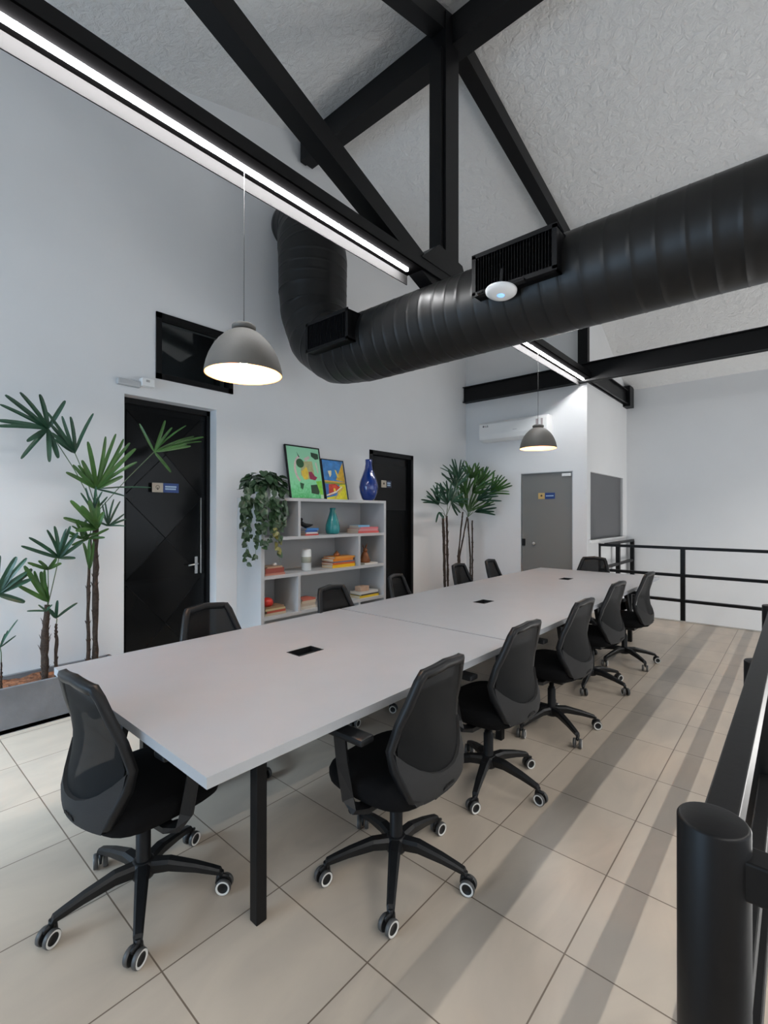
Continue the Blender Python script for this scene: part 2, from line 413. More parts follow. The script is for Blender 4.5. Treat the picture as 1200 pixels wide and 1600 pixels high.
tag(b_.obj('ridge_beam', M_black), 'black steel ridge beam crossing under the rough ceiling to the left wall', 'beam')
def ibeam(mb, a0, a1, axis, c, z0, z1, fw=.12, tf=.014, tw=.03):
    for lo, hi, hw in ((z0, z0+tf, fw/2), (z1-tf, z1, fw/2), (z0, z1, tw/2)):
        if axis == 'x': mb.box(a0, a1, c-hw, c+hw, lo, hi)
        else: mb.box(c-hw, c+hw, a0, a1, lo, hi)
b_ = MB(); ibeam(b_, WX+.01, 4.8, 'x', EY-.07, 3.43, 3.70)
tag(b_.obj('cross_beam', M_black), 'black steel cross beam spanning over the end wall corner', 'beam')
b_ = MB(); ibeam(b_, EY, BY, 'y', PX+.04, 3.44, 3.68, fw=.1)
b_.box(PX-.0, PX+.12, BY-.25, BY-.005, 3.40, 3.76)
tag(b_.obj('side_beam', M_black), 'short black steel beam along the top of the partition with window', 'beam')

# linear LED fixtures under the bottom chords
def linear_light(x, y0, y1, label):
    f = thing('linear_light', label, 'light fixture', (x, (y0+y1)/2, 3.48), 0, 'linear lights under the roof trusses')
    h = (y1-y0)/2
    b_ = MB(); b_.box(-.083, .083, -h-.03, h+.10, -.012, 0)
    b_.obj('housing', M_under, f)
    MB().box(-.091, -.083, -h-.03, h+.10, -.086, .0).obj('side_lip', M_refl, f)
    MB().tube([(0, -h, -.028), (0, -h+.01, -.028), (0, h-.01, -.028), (0, h, -.028)], .02, 14, rs=[.010, .0155, .0155, .010]).obj('led_tube', M_led if x < 0 else M_led2, f)
    return f
linear_light(-2.36, -.4, 2.98, 'long glowing linear light under the truss chord over the near table')
linear_light(-2.36, 4.35, 7.08, 'shorter glowing linear light beyond the black duct towards the end wall')
linear_light(1.96, -3.0, 2.98, 'glowing linear light under the second truss, nearer half')
linear_light(1.96, 4.35, 7.08, 'glowing linear light under the second truss, farther half')

# ------------------------------------------------------------------ air duct
DYc, DZc, DR = 3.35, 3.113, .318
duct = thing('air_duct', 'large black round air duct running across the room and turning up by the left wall', 'air duct')
def ribbed(name, path, radii, step, off=.0):
    # resample with seam ridges
    P = [Vector(p) for p in path]; L = [0]
    for a, b in zip(P, P[1:]): L.append(L[-1]+(b-a).length)
    def ev(s_):
        for i in range(len(P)-1):
            if s_ <= L[i+1]+1e-9:
                k = (s_-L[i])/(L[i+1]-L[i]); return P[i].lerp(P[i+1], k), radii[i]+(radii[i+1]-radii[i])*k
        return P[-1], radii[-1]
    pts, rs = [], []; s_ = 0; T = L[-1]; k = 0
    rnd = random.Random(4)
    while s_ < T-.02:
        for ds, dr in ((0, 0), (.004, .0018), (.010, .0018), (.014, 0), (.035, 0), (step*.78, 0)):
            if s_+ds < T: p, r = ev(s_+ds); pts.append(p); rs.append(r+dr)
        s_ += step*rnd.uniform(.85, 1.15)
    p, r = ev(T); pts.append(p); rs.append(r)
    return MB().tube(pts, 1, 48, rs=rs, up=(0, 1, 0)).obj(name, M_duct, duct)
ribbed('horizontal_run', [(4.2, DYc, DZc), (-3.20, DYc, DZc)], [DR, DR], .13)
ribbed('elbow', [(-3.16, DYc, DZc), (-3.55, DYc, DZc+.05), (-3.82, DYc, DZc+.25), (-3.94, DYc, DZc+.55), (-3.955, DYc, DZc+.80)], [DR, DR+.01, DR+.02, DR+.035, DR+.045], .16)
ribbed('vertical_riser', [(-3.955, DYc, DZc+.74), (-3.955, DYc, 4.25), (-4.02, DYc, 4.48), (-4.14, DYc, 4.66), (-4.38, DYc, 4.76)], [DR+.045, DR+.05, DR+.03, DR-.03, DR-.09], .12)
def register(x0, x1, z0, z1):
    y0, y1 = 2.935, 3.17
    b_ = MB(); f = .022
    b_.box(x0, x0+.012, y0, y1, z0, z1); b_.box(x1-.012, x1, y0, y1, z0, z1); b_.box(x0, x1, y0, y1, z0, z0+.012); b_.box(x0, x1, y0, y1, z1-.012, z1); b_.box(x0, x1, y0+.06, y0+.07, z0, z1)
    b_.box(x0-.008, x1+.008, y0-.004, y0+.004, z0-.008, z0+f); b_.box(x0-.008, x1+.008, y0-.004, y0+.004, z1-f, z1+.008); b_.box(x0-.008, x0+f, y0-.004, y0+.004, z0, z1); b_.box(x1-f, x1+.008, y0-.004, y0+.004, z0, z1)
    r = b_.obj('vent_box', M_black, duct)
    b_ = MB(); n = 26
    for i in range(n):
        x = x0+f+(x1-x0-2*f)*(i+.5)/n
        b_.box(-.002, .002, -.014, .014, z0+f, z1-f, Matrix.Translation((x, y0+.016, 0)) @ Matrix.Rotation(.5, 4, 'Z'))
    for i in (1, 2):
        z = z0+(z1-z0)*i/3; b_.box(x0+f, x1-f, y0+.032, y0+.036, z-.003, z+.003)
    b_.obj('grille', M_black, r)
register(-1.735, -1.145, 3.035, 3.315); register(-3.56, -3.0, 3.045, 3.315)
# wifi access point hanging on the duct
ap = thing('access_point', 'white round wireless access point fixed below the duct grille', 'access point', at(783, 455, Y=2.93))
Mx = Matrix.Rotation(-.14, 4, 'X') @ Matrix.Rotation(PI, 4, 'X')
b_ = MB(); b_.lathe([(0, .032), (.05, .030), (.085, .022), (.103, .008), (.105, -.004), (.09, -.012), (0, -.014)], 36, Mx); b_.obj('dome', M_white, ap)
b_ = MB(); b_.lathe([(0, .034), (.018, .0335), (.026, .0315), (.0, .0315)], 20, Mx); b_.obj('status_lamp', mat('status_blue', (.2, .4, .9), .4, emit=(.25, .5, 1), es=1.2), ap)
b_ = MB(); b_.box(-.15, .17, -.02, .02, -.032, -.014, Mx, bev=.003); b_.box(-.17, -.13, -.03, .03, -.03, -.02, Mx); b_.box(-.012, .012, -.012, .012, -.16, -.03, Mx); b_.obj('bracket', M_black, ap)

# ------------------------------------------------------------------ pendants
def pendant(y, label):
    p = thing('pendant_lamp', label, 'pendant lamp', (-2.36, y, 2.283), 0, 'grey dome pendants over the table')
    out = [(.214, 0), (.212, .02), (.203, .062), (.188, .105), (.168, .145), (.140, .185), (.105, .22), (.075, .240), (.058, .248)]
    inn = [(r-.004, z+.001) for r, z in out]
    b_ = MB(); b_.lathe(out[::-1], 48); b_.lathe([(.214, 0), (.210, .001)], 48); b_.obj('shade', M_shade, p)
    MB().lathe(inn+[(0, .245)], 48).obj('shade_inside', M_shin, p)
    MB().lathe([(0, .252), (.058, .252), (.066, .26), (.066, .275), (.05, .285), (.012, .292), (0, .292)], 28).obj('cap', M_shade, p)
    MB().tube([(0, 0, .285), (0, 0, 1.165)], .0022, 6).obj('cord', M_cord, p)
    MB().lathe([(0, .06), (.028, .068), (.042, .095), (.042, .12), (.028, .155), (.018, .18), (.018, .22), (0, .22)], 20).obj('bulb', M_bulb, p)
    MB().lathe([(.021, .18), (.021, .243), (0, .243)], 16).obj('bulb_socket', M_white, p)
pendant(1.494, 'grey dome pendant lamp nearer the camera, orange inside, over the near table')
pendant(5.50, 'grey dome pendant lamp farther away, hanging before the grey door')

# ------------------------------------------------------------------ air conditioner, emergency light
ac = thing('air_conditioner', 'white split air conditioner on the end wall above the palm', 'air conditioner', (-3.45, EY, 2.86))
b_ = MB(); b_.prism([(0, .16), (-.17, .16), (-.215, .12), (-.225, -.06), (-.20, -.13), (-.12, -.16), (0, -.16)], -.585, .575, 'x', bev=.008); b_.obj('body', M_white, ac)
b_ = MB(); b_.box(-.54, .53, -.205, -.125, -.008, .0, Matrix.Translation((0, 0, -.142)) @ Matrix.Rotation(-.42, 4, 'X')); b_.obj('louvre', M_white, ac)
b_ = MB(); b_.lathe([(0, 0), (.017, 0), (.017, .003), (0, .003)], 18, Matrix.Translation((-.50, -.2195, .085)) @ Matrix.Rotation(PI/2, 4, 'X')); 
b_.box(-.47, -.463, -.222, -.218, .07, .10); b_.box(-.47, -.45, -.222, -.218, .07, .077)
for q in ((-.44, -.433, .07, .10), (-.44, -.418, .07, .077), (-.44, -.418, .093, .10), (-.424, -.418, .07, .087)): b_.box(q[0], q[1], -.222, -.218, q[2], q[3])
b_.obj('logo', mat('logo_grey', (.2, .2, .21), .5), ac)
MB().box(.02, .09, -.2265, -.222, -.02, -.012).obj('display', M_shelf, ac)
b_ = MB(); b_.box(.40, .44, -.222, -.216, -.06, .10); b_.box(.48, .51, -.222, -.216, .0, .10); b_.obj('sticker', mat('energy_sticker', (.42, .36, .36), .6), ac)

el = thing('emergency_light', 'small white emergency light on the wall above the black door', 'emergency light', (WX, 1.66, 2.635))
MB().box(0, .05, -.11, .08, -.025, .03, bev=.012).obj('lamp_bar', M_shelf, el)
MB().box(0, .07, .08, .19, -.005, .065, bev=.006).obj('battery_case', M_white, el)
MB().box(.07, .072, .115, .145, .03, .05).obj('indicator', M_steel, el)

# ------------------------------------------------------------------ door signs (plates with a pictogram and lettering)
def sign(name, label, M, w0, w1, h, m0, m1, icon, lines):
    s_ = thing(name, label, 'sign'); s_.matrix_world = M
    MB().box(0, w0, -.004, 0, 0, h).obj('pictogram_plate', m0, s_)
    MB().box(w0+.003, w0+w1, -.004, 0, 0, h).obj('text_plate', m1, s_)
    b_ = MB(); b_.mi = 0; c = Vector((w0/2, -.0045, h*.55))
    if icon == 'bulb':
        b_.lathe([(.014, 0), (.018, 0), (.018, .001), (.014, .001)], 16, Matrix.Translation(c) @ Matrix.Rotation(PI/2, 4, 'X'))
        b_.box(w0/2-.006, w0/2+.006, -.006, -.0042, h*.26, h*.42); b_.box(w0/2-.002, w0/2+.002, -.006, -.0042, h*.4, h*.55)
    else: b_.lathe([(0, .0), (.016, 0), (.016, .001), (0, .001)], 12, Matrix.Translation(c) @ Matrix.Rotation(PI/2, 4, 'X'))
    b_.obj('pictogram', M_ink, s_)
    b_ = MB(); rnd = random.Random(len(label))
    for zz, hh in lines:
        x = w0+.02
        while x < w0+w1-.028:
            ww = rnd.uniform(.007, .011); b_.box(x, x+ww, -.006, -.0042, h*zz, h*(zz+hh)); x += ww+.0025
    b_.obj('lettering', M_signt, s_)
    return s_
def MW(p, rz): return Matrix.Translation(p) @ Matrix.Rotation(rz, 4, 'Z')
sign('door_sign', 'beige and blue sign with bulb pictogram on the braced black door', MW((-4.525, 1.90, 1.70), PI/2), .10, .15, .088, M_signb, M_signn, 'bulb', [(.55, .16), (.3, .16)])
sign('door_sign', 'small pale and dark sign on the black door behind the bookcase', MW((-4.455, 5.03, 1.875), PI/2), .105, .115, .10, M_signb, M_signd, 'dot', [(.55, .2), (.25, .2)])
sign('door_sign', 'ochre and navy sign on the grey glass door', MW((-3.115, EY+.028, 1.735), 0), .105, .16, .095, M_signy, M_signn, 'dot', [(.42, .16)])

# ------------------------------------------------------------------ railings
rs_ = thing('stair_railing', 'black steel railing along the stair void in the right foreground', 'railing')
RX = -.115
def post(x, y, top, r=.05, name='post'):
    return MB().lathe([(0, 0), (r, 0), (r, top-.004), (r-.002, top-.001), (r-.005, top), (0, top)], 36, Matrix.Translation((x, y, 0))).obj(name, M_black, rs_)
post(-.106, .925, 1.01, .050); post(RX+.005, 2.16, .975, .045); post(RX, 3.36, 1.0, .045); post(RX, 4.9, 1.0, .045); post(RX, 6.4, 1.0, .045)
MB().box(-.127, -.077, .95, FE+.05, .93, .995, bev=.003).obj('top_rail', M_black, rs_)
MB().box(-.07, .55, .90, .95, .915, .975, bev=.004).obj('side_arm', M_black, rs_)
MB().box(.5, 3.4, .90, .95, .915, .975, bev=.004).obj('top_rail', M_black, rs_)
for z in (.26, .575): MB().box(-.108, -.070, .93, FE+.03, z-.035, z+.02, bev=.004).obj('mid_rail', M_black, rs_)
rb = thing('void_railing', 'black steel railing with three rails along the far floor edge', 'railing')
RY = FE+.08
for x in (-2.37, -1.24, -.11): MB().box(x-.028, x+.028, RY-.028, RY+.028, -.2, 1.0).obj('post', M_black, rb)
for z in (1.02, .635, .28): MB().box(-2.40, -.08, RY-.03, RY+.03, z-.02, z+.02, bev=.004).obj('rail', M_black, rb)
rc = thing('return_railing', 'short black railing beside the frosted window at the far corner', 'railing')
for y in (8.45, 9.33): MB().box(PX+.07, PX+.13, y-.03, y+.03, -.2, 1.02).obj('post', M_black, rc)
for z in (1.03, .68, .32): MB().box(PX+.075, PX+.125, RY, BY-.01, z-.02, z+.02).obj('rail', M_black, rc)

# ------------------------------------------------------------------ bookcase
SY0, SY1, SX, SZ = 2.719, 4.59, -3.984, 1.665
bc = thing('bookcase', 'light grey open bookcase against the left wall between the black doors', 'bookcase')
t3 = .032; XB = WX+.004
MB().box(XB, SX, SY0, SY0+.04, 0, SZ-t3).obj('side_panel', M_shelf, bc); MB().box(XB, SX, SY1-.04, SY1, 0, SZ-t3).obj('side_panel', M_shelf, bc)
MB().box(XB, SX, SY0, SY1, SZ-t3, SZ).obj('top_board', M_shelf, bc)
MB().box(XB, XB+.012, SY0+.04, SY1-.04, .0, SZ-t3).obj('back_panel', M_shelf, bc)
LV = [.085, .468, .874, 1.262]
for z in LV: MB().box(XB+.012, SX-.001, SY0+.04, SY1-.04, z-t3, z).obj('shelf', M_shelf, bc)
MB().box(XB+.012, SX-.02, SY0+.04, SY1-.04, 0, LV[0]-t3).obj('plinth', M_shelf, bc)
for k, (z, zt) in enumerate(zip(LV, LV[1:]+[SZ])):
    y = 3.195 if k % 2 else 4.108
    MB().box(XB+.012, SX-.001, y-.016, y+.016, z, zt-t3).obj('divider', M_shelf, bc)

bk = {}
def book(y0, y1, z, t_, col, x1=-4.03, dep=.155, rz=0, label='', pages='y'):
    key = tuple(col)
    if key not in bk: bk[key] = mat('book_cover', col, .5)
    L = y1-y0; b_ = MB()
    b_.mi = 0; b_.box(-dep, 0, -L/2, L/2, 0, .0022); b_.box(-dep, 0, -L/2, L/2, t_-.0022, t_)
    # spine faces the room (+x)
    b_.box(-.003, .0015, -L/2, L/2, 0, t_, bev=.0006)
    b_.mi = 1; b_.box(-dep+.004, -.003, -L/2+.004, L/2-.004, .0022, t_-.0022)
    o = b_.obj('book', [bk[key], M_paper]); o.location = (x1, (y0+y1)/2, z); o.rotation_euler = (0, 0, rz)
    return tag(o, label, 'book', 'books on the bookcase')
def stack(y0, y1, z, items, place, x1=-4.03, dep=.155):
    rnd = random.Random(int(y0*100+z*100))
    order = ['lowest', 'second from the bottom', 'third from the bottom', 'fourth from the bottom', 'fifth from the bottom']
    for i, (cn, col, t_, a, b) in enumerate(items):
        pos = 'topmost' if i == len(items)-1 else order[i]
        book(y0+a, y1-b, z, t_, col, x1, dep, rnd.uniform(-.04, .04), '%s book, %s of the stack %s' % (cn, pos, place))
        z += t_+.0003
    return z
zA = stack(3.31, 3.50, LV[3], [('red', (.5, .06, .05), .018, 0, 0), ('white', (.6, .6, .58), .018, .01, .01), ('dark blue', (.03, .09, .3), .022, .0, .02), ('blue', (.05, .2, .5), .02, .02, .0)], 'beside the black bird figure', dep=.13)
stack(4.135, 4.50, LV[3], [('coral red', (.6, .10, .09), .026, 0, 0), ('pink', (.62, .25, .26), .026, .0, .01), ('rose', (.6, .16, .18), .022, .03, .0)], 'under the top board at the right', dep=.2)
zB = LV[3]+.0749
book(4.15, 4.36, zB, .022, (.18, .42, .62), -4.05, .16, .03, 'light blue book lying on the pink stack at the top right')
zC = stack(2.80, 3.04, LV[2], [('pinkish brown', (.42, .17, .12), .022, 0, 0), ('dark red and cream', (.3, .07, .05), .05, .0, .01), ('cream and brown', (.45, .3, .2), .016, .02, .03)], 'under the trailing plant')
stack(3.715, 4.07, LV[2], [('bright yellow', (.8, .45, .01), .036, 0, 0), ('orange red', (.65, .12, .02), .022, .0, .0), ('grey blue', (.16, .15, .22), .016, .02, .01), ('orange', (.72, .22, .02), .03, .0, .02), ('light orange', (.75, .3, .05), .02, .03, .0)], 'in the middle of the bookcase', dep=.2)
zD = stack(2.80, 3.05, LV[1], [('cream', (.5, .42, .3), .024, 0, 0), ('dull red', (.42, .08, .05), .024, .02, .0), ('pale yellow', (.55, .45, .25), .02, .0, .0), ('brown', (.3, .18, .1), .02, .01, .02)], 'under the red pot')
stack(3.25, 3.46, LV[1], [('white', (.6, .56, .48), .03, 0, 0), ('beige', (.5, .42, .33), .03, .0, .01), ('cream', (.58, .5, .38), .028, .01, .0), ('faded red', (.5, .14, .1), .02, .02, .0)], 'behind a wall side chair')
zE = stack(4.165, 4.50, LV[1], [('yellow', (.75, .5, .03), .028, 0, 0), ('black', (.05, .045, .04), .016, .02, .01), ('white', (.6, .58, .54), .03, .0, .0)], 'with a wooden block on top', dep=.18)
MB().box(-.05, .05, -.075, .075, 0, .062, bev=.004).obj('wooden_block', mat('pale_wood', (.5, .34, .24), .6, var=.15, vscale=20)).location = (-4.1, 4.27, zE)
tag(COL.objects[-1] if False else [o for o in COL.objects if o.name.startswith('wooden_block')][0], 'small pale wooden block on the stack of white and yellow books', 'ornament')

def tagged(mb, name, mats, loc, label, cat, rz=0, group=None):
    o = mb.obj(name, mats); o.location = loc; o.rotation_euler = (0, 0, rz); return tag(o, label, cat, group)
# vases
tagged(MB().lathe([(0, 0), (.062, 0), (.078, .01), (.086, .05), (.084, .10), (.066, .17), (.045, .23), (.034, .275), (.036, .305), (.030, .308), (.026, .28), (0, .27)], 32), 'teal_vase', M_teal, (-4.15, 3.822, LV[3]), 'teal bottle shaped vase on the top shelf of the bookcase', 'vase')
tagged(MB().lathe([(0, 0), (.062, 0), (.085, .03), (.112, .10), (.122, .17), (.108, .25), (.078, .33), (.052, .40), (.042, .47), (.045, .52), (.040, .525), (.034, .47), (0, .46)], 40), 'blue_vase', M_blue, (-4.12, 4.41, SZ), 'tall glossy cobalt blue vase on top of the bookcase', 'vase')
b_ = MB(); b_.lathe([(0, 0), (.050, 0), (.054, .006), (.054, .085), (.055, .086), (.055, .150), (.054, .151), (.054, .215), (.047, .235), (.040, .237), (.036, .2), (0, .19)], 32, mis=[0, 0, 0, 1, 1, 1, 0, 0, 0, 0, 0])
tagged(b_, 'white_jar', [M_ceram, M_beige], (-4.12, 3.40, LV[2]), 'white cylindrical jar with a beige band on the middle shelf', 'jar')
# black bird figure
bf = thing('bird_figure', 'small black bird figure perched on the blue books', 'figurine', (-4.09, 3.375, zA))
b_ = MB(); b_.tube([(0, -.075, .075), (0, -.055, .045), (0, -.01, .025), (0, .05, .03), (0, .09, .035)], 1, 10, rs=[.012, .026, .028, .016, .006]); b_.tube([(0, -.02, .02), (0, -.02, 0)], .006, 6); b_.obj('body', M_blackm, bf)
b_ = MB(); b_.lathe([(0, -.022), (.016, -.014), (.022, 0), (.016, .014), (0, .022)], 12, Matrix.Translation((0, -.075, .095))); b_.tube([(0, -.09, .095), (0, -.125, .09)], 1, 6, rs=[.007, .001]); b_.obj('head', M_blackm, bf)
# brown rabbit figure on a white book
book(4.235, 4.47, LV[2], .018, (.62, .6, .55), -4.02, .16, 0, 'white book under the brown rabbit figure')
rf = thing('rabbit_figure', 'brown ceramic rabbit figure with long ears on a white book', 'figurine', (-4.10, 4.32, LV[2]+.018))
b_ = MB(); b_.lathe([(0, 0), (.062, 0), (.07, .02), (.055, .07), (.038, .11), (.026, .135), (0, .14)], 20); b_.tube([(.03, .02, .03), (.06, .02, .02)], .018, 8); b_.obj('body', M_brown, rf)
b_ = MB(); b_.lathe([(0, -.032), (.02, -.022), (.03, 0), (.024, .02), (0, .032)], 14, Matrix.Translation((.008, 0, .150)))
b_.obj('head', M_brown, rf)
for s_ in (-1, 1): MB().tube([(0, s_*.014, .17), (-.005, s_*.028, .2), (-.008, s_*.04+.01, .235)], 1, 8, rs=[.008, .012, .003], flat=.6).obj('ear', M_brown, rf)
b_ = MB(); b_.lathe([(0, 0), (.03, 0), (.04, .012), (.036, .03), (.018, .045), (.006, .05), (.008, .062), (0, .066)], 18)
tagged(b_, 'wooden_ornament', M_brown, (-4.12, 3.86, LV[2]+.126), 'small round brown ornament on the orange book stack', 'ornament')
b_ = MB(); b_.lathe([(0, 0), (.05, 0), (.062, .02), (.064, .045), (.05, .07), (.02, .085), (0, .088)], 24)
tagged(b_, 'red_pot', M_red, (-4.10, 2.87, zD), 'round red lacquered pot on the lowest visible book stack', 'ornament')
b_ = MB(); b_.lathe([(0, 0), (.022, 0), (.028, .012), (.02, .026), (0, .03)], 16)
tagged(b_, 'white_shell', M_ceram, (-4.10, 2.96, zC), 'tiny white ornament on the brown books under the plant', 'ornament')

# paintings leaning on the wall
def rgb(h): return tuple(((int(h[i:i+2], 16)/255)**2.2) for i in (0, 2, 4))
def painting(y0, y1, H, x0, x1, label, base, shapes, fw, rz=0):
    p = thing('framed_painting', label, 'painting', (x0, (y0+y1)/2, SZ), rz, 'paintings leaning on the bookcase')
    W = y1-y0; tilt = math.asin((x0-x1)/H); M = Matrix.Rotation(-tilt, 4, 'Y')
    b_ = MB(); d = .022
    for q in ((-W/2, -W/2+fw, 0, H), (W/2-fw, W/2, 0, H), (-W/2, W/2, 0, fw), (-W/2, W/2, H-fw, H)): b_.box(-d, 0, q[0], q[1], q[2], q[3], M)
    b_.box(-d, -d+.004, -W/2, W/2, 0, H, M)
    b_.obj('frame', M_blackm, p)
    mats = [base]; b_ = MB(); b_.box(-d+.004, -.006, -W/2+fw, W/2-fw, fw, H-fw, M)
    cols = {}
    for k, (c, pts) in enumerate(shapes):
        if c not in cols: cols[c] = len(mats); mats.append(mat('paint', rgb(c), .55, var=.15, vscale=25))
        b_.mi = cols[c]; xo = -.0057+.00018*k
        b_.poly([M @ Vector((xo, -W/2+fw+u*(W-2*fw), fw+v*(H-2*fw))) for u, v in pts])
    b_.obj('canvas', mats, p, normals=False)
    return p
def blob(cx, cy, rx, ry, n=14, a0=0, a1=2*PI): return [(cx+rx*cos(a0+(a1-a0)*k/n), cy+ry*sin(a0+(a1-a0)*k/n)) for k in range(n)]
M_gcan, t, b = nt('green_canvas')
tc = t.nodes.new('ShaderNodeTexCoord'); sp = t.nodes.new('ShaderNodeSeparateXYZ'); nz = t.nodes.new('ShaderNodeTexNoise'); nz.inputs['Scale'].default_value = 18; nz.inputs['Distortion'].default_value = 1.5
t.links.new(tc.outputs['Object'], nz.inputs['Vector']); t.links.new(tc.outputs['Object'], sp.inputs['Vector'])
ad = t.nodes.new('ShaderNodeMath'); ad.operation = 'MULTIPLY_ADD'; ad.inputs[1].default_value = 1.2; t.links.new(sp.outputs['Z'], ad.inputs[0])
sb = t.nodes.new('ShaderNodeMath'); sb.operation = 'MULTIPLY'; sb.inputs[1].default_value = .5; t.links.new(nz.outputs['Fac'], sb.inputs[0]); t.links.new(sb.outputs[0], ad.inputs[2])
rp = t.nodes.new('ShaderNodeValToRGB'); e = rp.color_ramp.elements; e[0].color = (*rgb('3fae5c'), 1); e[0].position = .2; e[1].color = (*rgb('8fd0a8'), 1); e[1].position = .75
q = e.new(.45); q.color = (*rgb('7fd29a'), 1)
t.links.new(ad.outputs[0], rp.inputs['Fac']); t.links.new(rp.outputs['Color'], b.inputs['Base Color']); b.inputs['Roughness'].default_value = .5
arc = [(cos(a)*.30+.47, sin(a)*.30+.56) for a in [PI*.62+k*.24 for k in range(10)]]; arc2 = [(cos(a)*.24+.47, sin(a)*.25+.56) for a in [PI*.62+k*.24 for k in range(10)]][::-1]
painting(3.29, 3.80, .635, -4.25, -4.37, 'larger green abstract painting in a black frame leaning on the wall', M_gcan, [
    ('a8a878', [(.40, .72), (.75, .74), (.78, .42), (.5, .36), (.35, .45)]),
    ('cdb9b2', arc+arc2), ('c8b6ae', [(.5, .78), (.66, .84), (.70, .80), (.55, .72)]),
    ('17502a', blob(.37, .68, .12, .09)), ('103020', [(.30, .90), (.34, .80), (.38, .80)]),
    ('d8b83a', [(.38, .52), (.55, .62), (.6, .50), (.56, .38), (.45, .36), (.40, .42)]),
    ('8c1f45', [(.60, .52), (.70, .53), (.78, .45), (.86, .42), (.78, .36), (.62, .38)]),
    ('0f3a20', [(.74, .92), (.97, .90), (.97, .80), (.86, .78), (.74, .84)]), ('c8b6ae', [(.84, .72), (.88, .72), (.92, .52), (.88, .5)]),
    ('143c22', [(.62, .26), (.84, .28), (.9, .18), (.84, .08), (.62, .10)]), ('7cc63a', [(.80, .34), (.98, .36), (.98, .04), (.9, .06)]),
    ('1d5230', [(.3, .3), (.42, .28), (.36, .16), (.3, .2)]), ('b5dcb0', [(.9, .08), (.99, .08), (.99, .0), (.9, .0)])], .014)
M_bcan = mat('blue_canvas', rgb('2f78b8'), .5, var=.3, vscale=14)
painting(3.815, 4.19, .515, -4.25, -4.355, 'smaller blue, yellow and red abstract painting leaning beside the green one', M_bcan, [
    ('c89a3a', [(.02, .48), (.98, .46), (.98, .38), (.02, .42)]), ('caa02c', [(.7, .66), (.98, .97), (.98, .46), (.55, .5)]), ('7e8a30', [(.02, .44), (.98, .42), (.98, .36), (.02, .40)]),
    ('d9cf2e', [(.02, .0), (.98, .0), (.98, .40), (.7, .38), (.5, .1), (.02, .04)]), ('2f5fa0', [(.02, .40), (.25, .38), (.12, .1), (.02, .1)]),
    ('b8341c', [(.18, .38), (.5, .40), (.74, .30), (.6, .2), (.12, .08)]), ('d0452a', [(.32, .36), (.5, .37), (.6, .29), (.36, .2)]), ('e8c838', blob(.42, .24, .05, .05, 8)),
    ('d8d0b8', [(.02, .08), (.5, .18), (.8, .32), (.78, .35), (.5, .22), (.02, .11)]), ('c8a060', [(.4, .02), (.85, .3), (.82, .32), (.36, .03)]),
    ('d8cfa8', [(.22, .72), (.4, .74), (.36, .62), (.28, .56)]), ('e2c860', [(.55, .76), (.62, .75), (.72, .56), (.62, .58)]), ('2a80c0', [(.38, .74), (.52, .75), (.56, .6), (.4, .6)])], .010)

# ------------------------------------------------------------------ leaves
def leaf_outline(L, W): return [(0, 0), (.18, .36), (.42, .5), (.68, .36), (.88, .16), (1, 0)]
pp = thing('trailing_plant', 'trailing pothos in a white pot on the left end of the bookcase top', 'potted plant', (-4.13, 2.84, SZ))
MB().lathe([(0, 0), (.06, 0), (.07, .01), (.088, .11), (.092, .118), (.086, .12), (.08, .10), (0, .098)], 28).obj('pot', M_ceram, pp)
MB().lathe([(0, .101), (.079, .101)], 20).obj('soil', M_bark, pp)
rnd = random.Random(11)
fo = MB(); vi = MB(); yl = MB()
def heart(mb, p, d, nrm, L):
    d = d.normalized(); s_ = d.cross(nrm).normalized(); nn = s_.cross(d)
    for sg in (-1, 1):
        pts = [p, p+s_*sg*.26*L-d*.10*L+nn*.04*L, p+s_*sg*.46*L+d*.16*L+nn*.06*L, p+s_*sg*.40*L+d*.50*L+nn*.05*L, p+s_*sg*.2*L+d*.82*L-nn*.02*L, p+d*L-nn*.08*L, p+d*.45*L-nn*.02*L]
        vs = [mb.bm.verts.new(q) for q in (pts if sg > 0 else pts[::-1])]
        mb._f(vs, True)
for k in range(150):                                              # crown mound
    th = rnd.uniform(0, 2*PI); ph = rnd.uniform(-.25, 1.2); R = rnd.uniform(.10, .20)
    p = Vector((cos(th)*cos(ph)*R*.9+.03, sin(th)*cos(ph)*R*1.15, .115+sin(ph)*R*.8))
    d = Vector((cos(th), sin(th), -.9+rnd.uniform(-.5, .8))); heart(fo, p, d, Vector((rnd.uniform(-.4, .4), rnd.uniform(-.4, .4), 1)), rnd.uniform(.06, .10))
vines = [((.16, -.30), -.55, 24, 0), ((.10, -.22), -.42, 18, 0), ((.18, -.19), -.62, 22, 0), ((.19, -.12), -.50, 22, 0), ((.02, -.24), -.38, 16, 0), ((.185, -.04), -.44, 20, 0), ((.20, .03), -.46, 24, 1), ((.185, .07), -.66, 22, 1), ((.20, .12), -.30, 15, 0), ((.19, -.16), -.33, 18, 0), ((.20, .0), -.36, 20, 1), ((.12, -.26), -.68, 12, 0)]
